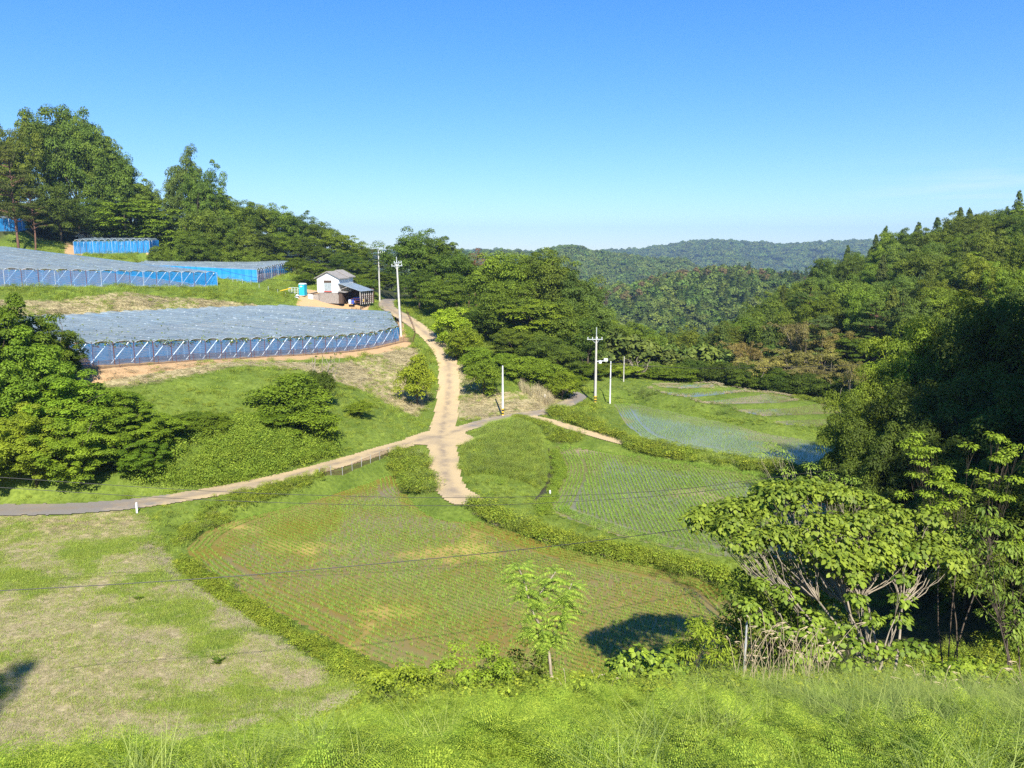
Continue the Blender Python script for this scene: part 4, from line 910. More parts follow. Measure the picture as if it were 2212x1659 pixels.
# ------------------------------------------------------------------ trees
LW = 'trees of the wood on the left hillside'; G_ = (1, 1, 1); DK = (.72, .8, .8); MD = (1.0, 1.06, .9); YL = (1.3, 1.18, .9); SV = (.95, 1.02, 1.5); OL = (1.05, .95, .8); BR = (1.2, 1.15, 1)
LW = 'trees of the wood on the left hillside'
for kind, u, vt, Y, wd, tint, lab in (
 ('broadfine', 20, 268, 152, 12, OL, "olive green tree rising behind the pine at the far left edge"), ('pine', 18, 318, 138, 12, OL, "spreading pine with reddish trunk at the far left edge"), ('pine', 62, 400, 140, 9, OL, "lower pine with dry branches right of the spreading pine"),
 ('broad', 95, 233, 165, 15, MD, "tallest tree of the left hillside, its top highest on the skyline"), ('broad', 150, 243, 166, 14, DK, "broad dark tree sharing the top of the highest crown group"), ('broadfine', 200, 268, 167, 13, MD, "tree forming the right shoulder of the highest crown group"), ('broad', 232, 318, 168, 12, DK, "dark tree stepping down right of the highest crown group"),
 ('broadfine', 272, 358, 170, 12, MD, "mid green tree at the dip in the left skyline"), ('layered', 285, 425, 158, 17, (.82, .95, .8), "light green tree with flat layered branches above the netted shelter"), ('layered', 345, 448, 160, 14, (.85, .95, .8), "second light layered tree right of the first layered tree"),
 ('broad', 398, 336, 175, 12, SV, "second skyline peak, tall greyish green tree"), ('broadfine', 438, 362, 177, 11, DK, "dark tree on the right shoulder of the second peak"), ('broad', 318, 398, 172, 10, MD, "tree filling the skyline just left of the second peak"), ('broadfine', 474, 412, 180, 10, MD, "small crown below the second peak on its right"),
 ('broad', 515, 432, 186, 11, MD, "rounded tree on the skyline midway down the left wood"), ('broadfine', 556, 440, 192, 11, G_, "bright rounded tree on the skyline right of the midway tree"), ('broad', 598, 446, 196, 12, MD, "wide crown on the skyline above the corner vineyard"), ('broadfine', 640, 462, 198, 12, DK, "dark wide crown on the skyline left of the barn roof"),
 ('broad', 684, 478, 200, 12, MD, "wide crown on the skyline straight above the barn"), ('broadfine', 728, 502, 195, 13, (1.1, 1.1, .9), "light tree above the right side of the barn"), ('broad', 770, 528, 202, 11, MD, "last high crown before the slim pole"), ('pine', 800, 535, 208, 12, MD, "pine behind the slim pole"), ('pine', 835, 548, 212, 12, OL, "brownish pine between the two poles by the barn"), ('deadpine', 645, 468, 200, 6, G_, "reddish dead tree tip sticking out of the left wood")):
    tree(kind, u, vt, Y, wd, tint, lab, LW, name='pine_tree' if 'pine' in kind else 'broadleaf_tree')
for kind, u, vt, Y, wd in (('broad', 120, 400, 152, 11), ('broadfine', 60, 440, 150, 9), ('broad', 180, 430, 157, 10), ('broad', 235, 445, 160, 10), ('broadfine', 390, 455, 162, 10), ('broad', 440, 450, 165, 11), ('broadfine', 480, 468, 168, 10), ('broad', 525, 490, 170, 10), ('broadfine', 565, 500, 172, 9), ('broad', 605, 505, 176, 10), ('broad', 650, 515, 178, 10), ('broadfine', 700, 535, 178, 9), ('broad', 745, 548, 176, 9), ('broadfine', 785, 565, 172, 9), ('broad', 815, 585, 170, 7), ('broad', 845, 590, 172, 7), ('broad', -30, 330, 150, 14), ('broad', 420, 500, 160, 9)):
    tree(kind, u, vt, Y, wd, random.choice([DK, MD, MD, G_]), f"{random.choice(['rounded','uneven','full','dense'])} green tree in the front rank of the left wood, "+('behind the far left shelter' if u < 90 else 'behind the minivan' if u < 200 else 'behind the netted shelter' if u < 370 else 'left of the corner vineyard' if u < 500 else 'above the corner vineyard' if u < 640 else 'above the barn' if u < 760 else 'beside the slim pole'), LW)
for u, vt, Y, wd in ((10, 462, 178, 5), (105, 488, 174, 6), (150, 490, 182, 5), (215, 490, 182, 6), (365, 500, 174, 6), (400, 525, 160, 6), (440, 528, 163, 7), (490, 528, 166, 7), (540, 535, 168, 6), (590, 548, 170, 6), (640, 555, 160, 6), (680, 565, 155, 6), (730, 578, 152, 6), (660, 590, 148, 5), (775, 590, 155, 6), (800, 600, 152, 5), (340, 530, 158, 5)):
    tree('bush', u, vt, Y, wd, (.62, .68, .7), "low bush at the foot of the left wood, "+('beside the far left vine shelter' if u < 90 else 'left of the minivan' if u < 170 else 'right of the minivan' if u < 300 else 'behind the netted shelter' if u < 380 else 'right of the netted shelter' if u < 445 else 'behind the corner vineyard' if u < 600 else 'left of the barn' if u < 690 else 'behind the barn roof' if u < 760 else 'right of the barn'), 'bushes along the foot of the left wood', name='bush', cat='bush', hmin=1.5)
CW = 'trees of the wood in the middle'
for kind, u, vt, Y, wd, tint, lab in (
 ('broad', 895, 499, 152, 13, DK, "dark green tree at the left end of the middle wood, behind the leaning pole"), ('broadfine', 945, 515, 150, 12, DK, "dark crown right of the first dark tree of the middle wood"), ('broad', 985, 545, 146, 11, DK, "dark tree lower right of the dark pair by the pole"), ('broadfine', 905, 585, 142, 10, DK, "dark lower crown beside the upper road"), ('broad', 960, 600, 136, 10, MD, "crown above the yellow green shrub by the road"),
 ('deadpine', 1030, 530, 147, 6, G_, "reddish brown dead pine poking above the middle wood"), ('pine', 1012, 560, 148, 7, MD, "green pine left of the dead pine"), ('broad', 1068, 570, 133, 12, MD, "left shoulder of the big rounded tree mass"), ('broad', 1110, 548, 130, 13, (1.05, 1.1, .85), "bright crown at the top of the rounded middle tree mass"), ('broadfine', 1160, 545, 130, 14, G_, "crown at the summit of the rounded middle tree mass"),
 ('broad', 1205, 566, 127, 12, G_, "crown on the right slope of the rounded tree mass"), ('broadfine', 1245, 592, 124, 11, SV, "greyish green crown right of the rounded tree mass"), ('broad', 1272, 640, 122, 9, SV, "pale crown at the right edge of the middle wood behind the tall pole"), ('broad', 1100, 620, 120, 12, MD, "crown low in the front of the rounded tree mass, left"), ('layered', 1155, 640, 116, 12, (.85, .9, .8), "layered bright crown in the front of the rounded tree mass"),
 ('broad', 1208, 650, 115, 11, MD, "crown low in the front of the rounded tree mass, right"), ('broad', 1245, 690, 114, 9, DK, "dark low crown just left of the tall far pole"), ('broadfine', 1050, 660, 122, 9, DK, "dark crown behind the roadside shrubs"), ('broadfine', 1105, 710, 110, 8, MD, "lowest left crown of the rounded tree mass"), ('broad', 1165, 725, 108, 8, DK, "lowest middle crown of the rounded tree mass"), ('broad', 1215, 745, 107, 7, DK, "dark low crown above the bend of the road")):
    tree(kind, u, vt, Y, wd, tint, lab, CW, name='pine_tree' if 'pine' in kind else 'broadleaf_tree')
SH = 'roadside shrubs and small trees'
for kind, u, vt, Y, wd, tint, lab, xyz in (
 ('bush', 975, 658, 117, 6.5, (1.25, 1.2, .8), "yellow green rounded shrub on the right of the climbing road", None), ('bush', 1005, 700, 110, 5.5, (1.2, 1.15, .8), "yellow green shrub below the rounded one by the road", None), ('bush', 985, 735, 111, 4, (.95, 1, .8), "green shrub at the road edge above the bend shadow", None), ('bush', 1030, 745, 105, 5, (.9, 1, .8), "green shrub right of the yellow green shrubs", None),
 ('bush', 1045, 772, 97, 5.2, (.95, 1, .85), "loose small tree with bare lower branches behind the white pole", None), ('bush', 900, 762, 92, 4.9, (1.25, 1.15, .85), "yellow green rounded young tree left of the climbing road", None),
 ('bush', 1130, 765, 103, 6, (.95, 1, .9), "bush behind the dry reeds near the junction", None), ('bush', 1185, 780, 102, 6, (1.0, 1, .8), "bush above the dry reeds", None), ('bush', 1215, 800, 100, 5, (.9, .95, .7), "bush with pale flowers right of the dry reeds", None), ('bush', 1090, 760, 106, 5, (.75, .8, .7), "dark green bush between the white pole and the reeds", None),
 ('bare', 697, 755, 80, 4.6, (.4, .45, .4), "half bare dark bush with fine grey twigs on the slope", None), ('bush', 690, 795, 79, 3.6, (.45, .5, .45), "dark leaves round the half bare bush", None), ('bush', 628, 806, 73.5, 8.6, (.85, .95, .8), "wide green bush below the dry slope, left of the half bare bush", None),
 ('bush', 672, 868, 71, 5.5, (.95, 1, .8), "lower right part of the bushes below the dry slope", None), ('bush', 590, 880, 70.5, 5, (.7, .8, .7), "shaded bush under the wide green bush", None), ('bush', 455, 905, 66, 4.5, (.7, .8, .65), "bush rising from the bracken right of the roadside trees", None), ('bush', 405, 905, 65.5, 4.5, (.5, .6, .5), "dark bush between the roadside trees and the bracken", None), ('bush', 775, 880, 80, 3, (1, 1, .8), "small low bush near the bottom of the dry slope", None)):  # shade put into the tints of the shaded bush and dark gap bush
    tree(kind, u, vt, Y, wd, tint, lab, SH, name='bush', cat='bush', hmin=1.8)
for kind, u, vt, Y, wd, tint, lab in (('broad', 1325, 690, 142, 11, MD, "rounded tree behind the far poles"), ('broadfine', 1372, 700, 145, 11, MD, "rounded tree right of the far poles"), ('broad', 1405, 715, 148, 9, MD, "lower rounded tree left of the cedars"), ('cedar', 1432, 708, 150, 6, MD, "pointed cedar left of the valley gap"), ('cedar', 1452, 725, 146, 6, MD, "second pointed cedar at the valley gap"), ('cedar', 1476, 742, 140, 6, DK, "short dark cedar at the valley gap"), ('cedar', 1515, 722, 150, 6, MD, "pointed cedar right of the valley gap"),
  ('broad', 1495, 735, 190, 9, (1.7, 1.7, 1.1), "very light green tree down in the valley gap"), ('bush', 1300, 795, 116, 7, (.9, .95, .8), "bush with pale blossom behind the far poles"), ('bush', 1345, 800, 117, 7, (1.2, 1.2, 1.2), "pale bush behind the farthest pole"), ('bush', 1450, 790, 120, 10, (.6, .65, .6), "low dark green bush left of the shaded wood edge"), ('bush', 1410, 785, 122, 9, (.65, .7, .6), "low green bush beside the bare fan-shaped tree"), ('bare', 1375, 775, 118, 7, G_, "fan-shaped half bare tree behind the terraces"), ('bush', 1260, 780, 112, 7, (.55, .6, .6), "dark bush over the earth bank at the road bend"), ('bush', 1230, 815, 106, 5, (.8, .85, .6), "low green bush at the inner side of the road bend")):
    tree(kind, u, vt, Y, wd, tint, lab, 'trees round the far end of the terraces', name={'cedar': 'cedar_tree', 'bush': 'bush'}.get(kind, 'broadleaf_tree'), cat={'bush': 'bush'}.get(kind, 'tree'), hmin=1.8)
RW = 'trees of the wood on the right hillside'
for kind, u, vt, Y, wd, tint, lab in (
 ('cedar', 1832, 530, 196, 6, DK, "lone pointed cedar at the left end of the right ridge"), ('cedar', 1893, 506, 200, 6, DK, "left one of the twin cedar spikes on the right ridge"), ('cedar', 1914, 488, 198, 7, DK, "taller right one of the twin cedar spikes on the right ridge"), ('cedar', 1985, 480, 205, 8, DK, "wide cedar left of the highest part of the right ridge"), ('cedar', 2026, 469, 208, 8, DK, "highest dark cedar on the right ridge"), ('cedar', 1960, 505, 200, 7, DK, "small cedar leaning against the wide cedar on the ridge"),
 ('deadpine', 2152, 512, 182, 8, (.8, .8, .8), "leafless brownish tree near the right end of the ridge"), ('deadpine', 2190, 600, 172, 8, (.8, .8, .8), "second brownish tree below the ridge at the right edge"), ('broad', 2120, 585, 150, 14, SV, "wide silvery green crown high on the right hillside"), ('broad', 2060, 620, 146, 10, SV, "smaller silvery crown left of the wide silvery crown"), ('broad', 1890, 640, 136, 12, SV, "silvery rounded tree in the middle of the right hillside"), ('cedar', 1830, 620, 145, 8, MD, "drooping cedar left of the silvery rounded tree"),
 ('pine', 1735, 635, 140, 13, DK, "dark spreading conifer above the brown bamboo"), ('pine', 1755, 600, 160, 11, MD, "conifer with drooping fronds behind the dark spreading conifer"), ('layered', 1835, 720, 122, 9, (.45, .5, .5), "layered green tree at the middle of the shaded slope"), ('layered', 1620, 600+80, 150, 10, (.6, .7, .6), "light layered tree at the left of the right hillside"), ('pine', 1560, 725, 142, 12, OL, "tawny pine near the valley end of the right wood"), ('broadfine', 1655, 640, 165, 11, G_, "bright crown on the falling left end of the right ridge"),
 ('bamboo', 1745, 690, 126, 11, G_, "tall brown bamboo clump below the dark spreading conifer"), ('bamboo', 1790, 705, 124, 9, OL, "brown bamboo clump right of the tall brown bamboo"), ('bamboo', 1715, 750, 118, 12, (1.15, 1.15, .9), "golden bamboo clump bending over the shaded foot of the slope"), ('bamboo', 1660, 770, 117, 11, (1.1, 1.1, .9), "golden bamboo clump left of the bending one"), ('bamboo', 1770, 790, 111, 9, G_, "bamboo clump low in the shade above the terraces"), ('bamboo', 1850, 775, 103, 8, (1.1, 1.1, .9), "bright bamboo clump beside the dark near trees"), ('bamboo', 1620, 735, 126, 8, OL, "small bamboo clump high at the left of the bamboo slope")):
    tree(kind, u, vt, Y, wd, tint, lab, RW, name={'cedar': 'cedar_tree', 'pine': 'pine_tree', 'deadpine': 'dead_tree', 'bamboo': 'bamboo_clump'}.get(kind, 'broadleaf_tree'), cat={'bamboo': 'bamboo'}.get(kind, 'tree'), hmin=3)
# the rest of the right hillside, row behind row
rp = [(40, 128), (52, 120), (64, 110), (72, 96), (90, 88), (118, 96), (160, 130), (160, 232), (24, 236), (26, 170)]
pts = []
rg = np.random.default_rng(77)
while len(pts) < 215:
    x, y = rg.uniform(20, 160), rg.uniform(86, 234)
    if sdf(np.array(x), np.array(y), rp) > -1 or abs(x) > .70*y+6: continue
    if any((x-a)**2+(y-b)**2 < 44 for a, b in pts): 
        if rg.random() < .995: continue
    pts.append((x, y))
for x, y in sorted(pts, key=lambda p: p[1]):
    k = rg.choice(['broad', 'broadfine', 'cedar', 'layered', 'pine'], p=[.44, .25, .16, .07, .08]); lowband = 'lower' if y < 128 else ('middle' if y < 170 else 'upper')
    side = (lambda q: 'near its left end' if q < 1620 else 'left of the middle' if q < 1760 else 'at the middle' if q < 1900 else 'right of the middle' if q < 2050 else 'near the right edge')(uof(x, y, 8)); lk = {'broad': 'rounded', 'broadfine': 'fine-leaved', 'cedar': 'pointed', 'layered': 'layered', 'pine': 'spreading'}[k]
    ti = rg.integers(6); t_ = [DK, MD, G_, G_, SV, (1.0, .95, .7)][ti]; tn = ['dark green', 'mid green', 'bright green', 'bright green', 'greyish green', 'olive green'][ti] if k != 'layered' else 'light green'
    tree(k, 0, 0, 0, rg.uniform(7.5, 10.5) if k != 'cedar' else rg.uniform(5.5, 7), t_ if k != 'layered' else (.6, .7, .6), f"{tn} {lk} tree, {lowband} right hillside wood, {side}", RW, xyz=(x, y), h=rg.uniform(9, 12.5) if k != 'cedar' else rg.uniform(11, 14),
         name={'cedar': 'cedar_tree', 'pine': 'pine_tree'}.get(k, 'broadleaf_tree'))
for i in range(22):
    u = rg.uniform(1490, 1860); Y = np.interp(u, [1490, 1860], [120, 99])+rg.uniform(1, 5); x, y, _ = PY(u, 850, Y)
    tree('bush', 0, 0, 0, rg.uniform(4, 7), (.4, .46, .5), "dark shaded bush at the foot of the right hillside behind the terraces", 'bushes in the shade behind the terraces', name='bush', cat='bush', xyz=(x, y), h=rg.uniform(2.5, 4.5))  # dark tint puts the shade of the slope foot into the leaves

# large trees close by: many small leaves
def nearproto(kind, seed, nb, nl, ls, cm, sx=.42, zc=.55, sz=.42, brr=(.07, .13), hang=0.0, asp=.45, squash=.6, up=.8, tm='bark'):
    rng = np.random.default_rng(seed); d = rdir(nb, rng); r = rng.random(nb)**.3; lump = 1+.2*np.sin(d[:, 0]*4+seed)*np.cos(d[:, 1]*3+seed)+.1*rng.normal(size=nb)
    cen = np.stack([d[:, 0]*sx*r*lump, d[:, 1]*sx*r*lump, zc+d[:, 2]*sz*r*lump], 1)
    c = clump_leaves(cen, rng.uniform(*brr, nb), nl, ls, rng, squash=squash, asp=asp, up=up, hang=hang)
    tb = MB(); limb_tube(tb, (0, 0, -.03), (.02, .01, .6), .02, .01, rng, .03)
    for i in rng.choice(nb, 26, replace=False): limb_tube(tb, (0, 0, rng.uniform(.1, .5)), cen[i], .009, .002, rng)
    proto(kind, c, tb, M[cm], M[tm])
for s in range(2): nearproto('near', 200+s, 220, 330, .019, 'leaf', hang=.6, asp=.4, squash=.8, brr=(.05, .10))
for s in range(2): nearproto('nearbright', 210+s, 200, 260, .024, 'leafbright', asp=.5, squash=.75, up=1.0, hang=.2, brr=(.05, .10))
NT = 'tall shaded trees close by on the right'  # tints below carry light: darkened for the group's shade, raised on sunlit crowns
for kind, u, vt, Y, wd, tint, lab in (
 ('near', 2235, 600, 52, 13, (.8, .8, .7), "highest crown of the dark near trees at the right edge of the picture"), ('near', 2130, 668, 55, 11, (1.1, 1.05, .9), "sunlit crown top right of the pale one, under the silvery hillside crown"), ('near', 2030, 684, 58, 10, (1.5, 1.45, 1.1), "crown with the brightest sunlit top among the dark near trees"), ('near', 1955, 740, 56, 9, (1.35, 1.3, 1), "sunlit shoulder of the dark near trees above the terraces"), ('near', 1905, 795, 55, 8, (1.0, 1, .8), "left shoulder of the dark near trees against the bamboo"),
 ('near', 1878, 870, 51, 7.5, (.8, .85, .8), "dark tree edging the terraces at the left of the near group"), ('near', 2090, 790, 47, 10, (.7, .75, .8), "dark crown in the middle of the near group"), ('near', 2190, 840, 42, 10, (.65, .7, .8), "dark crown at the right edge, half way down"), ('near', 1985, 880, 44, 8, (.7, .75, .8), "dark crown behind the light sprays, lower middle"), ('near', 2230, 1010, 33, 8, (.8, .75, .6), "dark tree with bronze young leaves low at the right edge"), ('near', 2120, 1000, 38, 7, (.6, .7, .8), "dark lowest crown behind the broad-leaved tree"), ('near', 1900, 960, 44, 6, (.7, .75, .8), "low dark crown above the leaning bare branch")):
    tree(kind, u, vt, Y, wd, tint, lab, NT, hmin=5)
# unseen wood added right of the picture to shade the group and slope behind
for x, y, h, wd in ((31, 25, 24, 10), (37, 33, 25, 12), (34, 29, 25, 11), (41, 36, 25, 12), (28, 18, 20, 9), (42, 42, 24, 12), (38, 24, 24, 13), (48, 50, 24, 12), (45, 34, 24, 13), (54, 60, 24, 12), (60, 70, 24, 12), (58, 50, 24, 13), (70, 66, 24, 13), (34, 14, 20, 12), (66, 78, 22, 11), (52, 40, 24, 13)):
    tree('broad', 0, 0, 0, wd, DK, "tree of the wood right of the picture's edge", 'shade trees beyond the right edge of the picture', xyz=(x, y), h=h)
tree('broad', 0, 0, 0, 6, G_, "tree standing behind the viewpoint", None, xyz=(-16.3, -7), h=17)
LN = 'leafy trees beside the asphalt road on the left'  # sun and shade of the low crowns are put into their tints
for kind, u, vt, Y, wd, tint, lab in (
 ('nearbright', -20, 640, 62, 9, (.6, .7, .6), "dark crown cut by the left edge above the roadside trees"), ('nearbright', 30, 720, 60, 9, (.8, .9, .8), "bright leafy tree at the left edge beside the asphalt road"), ('nearbright', 95, 685, 66, 6.5, (.55, .62, .5), "darker olive bush standing before the left end of the near vineyard"), ('nearbright', 130, 800, 61, 8.5, (.9, 1, .85), "bright leafy tree second from the left over the asphalt road"), ('nearbright', 220, 838, 62, 8, (.8, .92, .8), "leafy tree third from the left over the asphalt road"),
 ('nearbright', 60, 880, 57.5, 7, (1.05, 1.05, .9), "low sunlit crown overhanging the asphalt road at left"), ('nearbright', 160, 905, 58, 7, (1.0, 1.05, .9), "low sunlit crown overhanging the asphalt road, right of the first"), ('nearbright', 310, 890, 62, 6.5, (.75, .85, .75), "right-hand leafy tree of the roadside group"), ('nearbright', 300, 950, 59.5, 5, (.6, .75, .6), "shaded low crown at the right end of the roadside group"), ('nearbright', -30, 960, 57, 6, (.9, 1, .8), "low crown at the left edge over the road")):
    tree(kind, u, vt, Y, wd, tint, lab, LN, hmin=3)

# trees and bushes modelled branch by branch
def clumptree(name, label, cat, base, clumps, nleaf, L, W, mat, stems=4, sr=.06, bark='palebark', shape='leaf', seed=1, hang=.5, spread=.25, up=.7, squash=.6, group=None, cr_=None, hub=.45):
    rng = np.random.default_rng(seed); bx, by = base[:2]; bz = Hf(bx, by)
    root = empty(name, (bx, by, bz)); tag(root, label, cat, group); B0 = np.array([bx, by, bz])
    cen = np.array([np.array(PY(u, v, Y))-B0 for u, v, Y, r in clumps]); R_ = np.array([r for *_, r in clumps]); mb = MB()
    order = np.argsort(cen[:, 0]+.3*cen[:, 1]); groups = np.array_split(order, stems)
    for k, g in enumerate(groups):
        c = cen[g].mean(0); fork = c*hub+rng.normal(size=3)*.1; fork[2] = max(.15, c[2]*hub)
        s0 = np.array([rng.normal()*spread, rng.normal()*spread*.6, -.1]); st = limb_tube(mb, s0, fork, sr, sr*.6, rng, .05, 5, 7)
        mid = (fork+c)/2
        for i in g:
            m_ = fork*.55+cen[i]*.45+np.array([0, 0, -.15*np.linalg.norm(cen[i]-fork)*.5]); limb_tube(mb, fork, m_, sr*.5, sr*.28, rng, .05, 3, 5)
            pts = limb_tube(mb, m_, cen[i], sr*.28, sr*.1, rng, .06, 3, 4)
            for q in range(3): limb_tube(mb, m_*.4+cen[i]*.6, cen[i]+rdir(1, rng)[0]*R_[i]*np.array([.8, .8, .3]), sr*.13, sr*.05, rng, .1, 2, 3)
    mb.build('trunk', M[bark], root, smooth=True)
    ci = np.repeat(np.arange(len(cen)), nleaf); n = len(ci); d = rdir(n, rng); d[:, 2] = np.abs(d[:, 2])*np.where(rng.random(n) < .85, 1, -1)
    P = cen[ci]+d*(R_[ci]*(.35+.65*rng.random(n)**.5))[:, None]*np.array([1, 1, squash])
    Nn = d*.7+np.array([0, -.1, up])+rng.normal(size=(n, 3))*.35; T = d*np.array([1, 1, .2])+np.array([0, 0, -hang])+rng.normal(size=(n, 3))*.3
    s_ = L*(.6+.7*rng.random(n)); v, f, a = leaf_quads(P, Nn, s_, s_*W/L, np.clip(rng.random(len(cen))[ci]*.3+rng.random(n)*.7, 0, 1), shape, T, .12, rng)
    mobj('crown', np_mesh('crown', v, f, M[mat], {'var': a}), root); return root
rg = np.random.default_rng(9); cl = []
for i in range(150):     # the flat, spreading top of the broad-leaved tree
    a = rg.random()*6.283; r = rg.random()**.5; x = 10.8+4.5*r*math.cos(a); y = 25.2+3.0*r*math.sin(a); z = 11.55-.9*r*r-.1*(x-10)+rg.normal()*.12+(.5 if x > 9 and y > 25 else 0)
    cl.append((uof(x, y, z), vof(y, z), y, rg.uniform(.38, .62)))
for u, v, Y in ((1660, 1150, 24), (1600, 1140, 24.5), (1700, 1175, 23.5), (1740, 1200, 23.5), (1640, 1170, 24), (1810, 1190, 23), (1850, 1200, 23)): cl.append((u, v, Y, .38))
clumptree("broad_leaved_tree", "spreading tree with large light green leaves and pale stems at the lower right", 'tree', PY(1915, 1490, 20.3), cl, 90, .165, .125, 'bigleaf', stems=7, sr=.05, seed=5, hang=.8, hub=.5)
cl = [(u+rg.normal()*8, v+rg.normal()*6, Y, r) for u, v, Y, r in ((1710, 1290, 22, .4), (1760, 1330, 21.5, .45), (1650, 1335, 22, .45), (1620, 1310, 22.5, .35), (1700, 1355, 21.5, .4), (1760, 1360, 21, .35), (1850, 1290, 21.5, .35), (1830, 1240, 22, .3), (1950, 1250, 21, .3), (1950, 1290, 21, .35), (1960, 1340, 21, .35), (1900, 1410, 20.3, .35), (1960, 1395, 20.3, .4), (2005, 1400, 20.3, .35), (1860, 1400, 20.3, .35), (1690, 1270, 22.5, .3), (1820, 1350, 21, .4), (1900, 1340, 21, .3), (1800, 1400, 20.5, .4), (1760, 1410, 20.5, .4), (1830, 1440, 20, .4), (1880, 1450, 19.8, .3), (1720, 1420, 20.5, .35), (1640, 1260, 23, .28), (1970, 1210, 21, .22))]
clumptree("broad_leaved_tree", "lower leafy shoots with large leaves growing round the pale stems", 'tree', PY(1880, 1492, 20.1), cl, 70, .165, .125, 'bigleaf', stems=5, sr=.045, seed=6, hub=.4)
BS = 'bushes along the top of the foreground slope'
def bush_at(label, u0, u1, v0, v1, Y, n, r, nl, L, W, mat, seed, shape='leaf', **kw):
    g = np.random.default_rng(seed); cl = []
    for i in range(n):
        t = g.random(); uu = u0+(u1-u0)*t; top = v0+(v1-v0)*(abs(t-.5)*2)**2*.6; cl.append((uu, top+(v1-top)*g.random()**1.3, Y+g.normal()*.5, r*g.uniform(.7, 1.2)))
    clumptree("bush", label, 'bush', PY((u0+u1)/2, v1, Y), cl, nl, L, W, mat, seed=seed, shape=shape, group=BS, **kw)
bush_at("yellow green small-leaved bush at the near edge of the paddy, left of the young tree", 935, 1100, 1385, 1500, 21, 34, .3, 130, .075, .05, 'leafbright', 31, stems=6, sr=.02, bark='bark')
bush_at("dark glossy bush behind the trunk of the young feathery tree", 1100, 1185, 1370, 1465, 22, 16, .3, 90, .09, .06, 'leaf', 32, stems=4, sr=.02, bark='bark')
bush_at("large-leaved sprays low at the paddy edge right of the young tree", 1310, 1480, 1400, 1470, 19.5, 14, .25, 44, .15, .12, 'bigleaf', 33, stems=5, sr=.02, bark='bark')
bush_at("willow-like bright shoots in front of the shaded paddy corner", 1440, 1570, 1345, 1470, 20, 24, .3, 110, .13, .035, 'leafbright', 34, stems=6, sr=.02, bark='bark', hang=.2)
bush_at("added dark-leaved bush standing in for shade left of the broad-leaved tree", 1560, 1760, 1190, 1440, 26, 60, .6, 90, .13, .08, 'leaf', 35, stems=6, sr=.03, bark='bark')  # added dark leaves stand in for the shaded crown interior, here and below
bush_at("added dark-leaved bush standing in for shade left and under the broad-leaved crown", 1580, 1900, 1230, 1480, 24, 40, .6, 70, .13, .08, 'leaf', 36, stems=6, sr=.03, bark='bark')
bush_at("low leafy bush below the bank corner left of the yellow green bush", 780, 950, 1440, 1510, 22.5, 20, .32, 110, .08, .055, 'leafbright', 37, stems=4, sr=.02, bark='bark')
bush_at("sunlit weeds with broad leaves behind the tall grass at the lower right edge", 2010, 2180, 1425, 1480, 17, 14, .3, 60, .12, .09, 'leafbright', 38, stems=4, sr=.02, bark='bark')
cl = [(u, v, Y, .45) for u, v, Y in ((1640, 985, 34), (1680, 975, 34), (1700, 990, 34), (1750, 1010, 33), (1790, 1030, 33), (1730, 1040, 33), (1665, 965, 34.5), (1760, 1050, 32), (1800, 1060, 32), (1700, 1020, 33.5), (1840, 1040, 32), (1870, 1070, 31))]
clumptree("leaning_branch_tree", "leaning pale bare-stemmed tree with feathery leaves reaching over the paddy corner", 'tree', PY(1905, 1190, 30), cl, 150, .11, .035, 'pinnate', stems=3, sr=.06, seed=41, shape='diamond', hub=.6)
cl = [(u+rg.normal()*24, v+rg.normal()*20, Y+rg.normal()*.4, .36) for k_ in range(3) for u, v, Y in ((1985, 965, 30), (2010, 985, 30), (2050, 1000, 29), (2000, 1020, 29.5), (2045, 1040, 29), (2080, 1060, 28), (2100, 1075, 28), (1970, 1035, 29.5), (2030, 1060, 28.5), (2140, 960, 29), (2190, 975, 29), (2160, 1010, 29), (2185, 1050, 28), (1990, 990, 30), (2060, 1080, 28), (2170, 1120, 27), (2200, 1170, 27))]
clumptree("light_spray_tree", "light green leafy sprays catching the sun before the dark near trees", 'tree', PY(2060, 1400, 25), cl, 90, .13, .065, 'leafbright', stems=4, sr=.03, seed=42, hub=.6, bark='bark', up=1.0, squash=.35, hang=.1)
cl = [(u+rg.normal()*18, v+rg.normal()*22, Y+rg.normal()*.4, .36) for k_ in range(3) for u, v, Y in ((2150, 1160, 24), (2190, 1200, 24), (2210, 1250, 23.5), (2140, 1220, 24), (2120, 1260, 24), (2180, 1290, 23.5), (2215, 1330, 23), (2150, 1320, 23.5), (2200, 1380, 23), (2160, 1180, 24), (2110, 1180, 24.5), (2180, 1350, 23))]
clumptree("bronze_leaf_tree", "tree with drooping bronze young leaves at the right edge", 'tree', PY(2200, 1470, 21), cl, 60, .17, .065, 'vine', stems=4, sr=.03, seed=43, hub=.6, bark='bark', hang=1.3)

def frond_leaves(P0, dirn, Lf, npair, ll, lw, rng, droop=.35, lift=.5):
    """one pinnate frond -> arrays of leaflets and its stalk"""
    d = np.array([dirn[0], dirn[1], 0.0]); d /= np.linalg.norm(d)+1e-6; side = np.array([-d[1], d[0], 0]); P = []; Nn = []; T = []; S = []; stalk = []
    for i in range(npair+1):
        t = (i+1)/(npair+1); p = P0+d*Lf*t*.95+np.array([0, 0, Lf*(lift*t-droop*2*t*t)]); stalk.append(tuple(p))
        tang = d*.95+np.array([0, 0, lift-droop*4*t]); k = math.sin(math.pi*min(1, .15+t*.9))**.5
        for s_ in (-1, 1):
            P.append(p); T.append(side*s_+tang*.35+np.array([0, 0, -.25])); Nn.append(np.array([0, 0, 1.0])+side*s_*.25+rng.normal(size=3)*.12); S.append(ll*max(.35, k))
    P.append(p); T.append(tang); Nn.append(np.array([0, 0, 1.])); S.append(ll*.7)
    return np.array(P), np.array(Nn), np.array(T), np.array(S), [tuple(P0)]+stalk
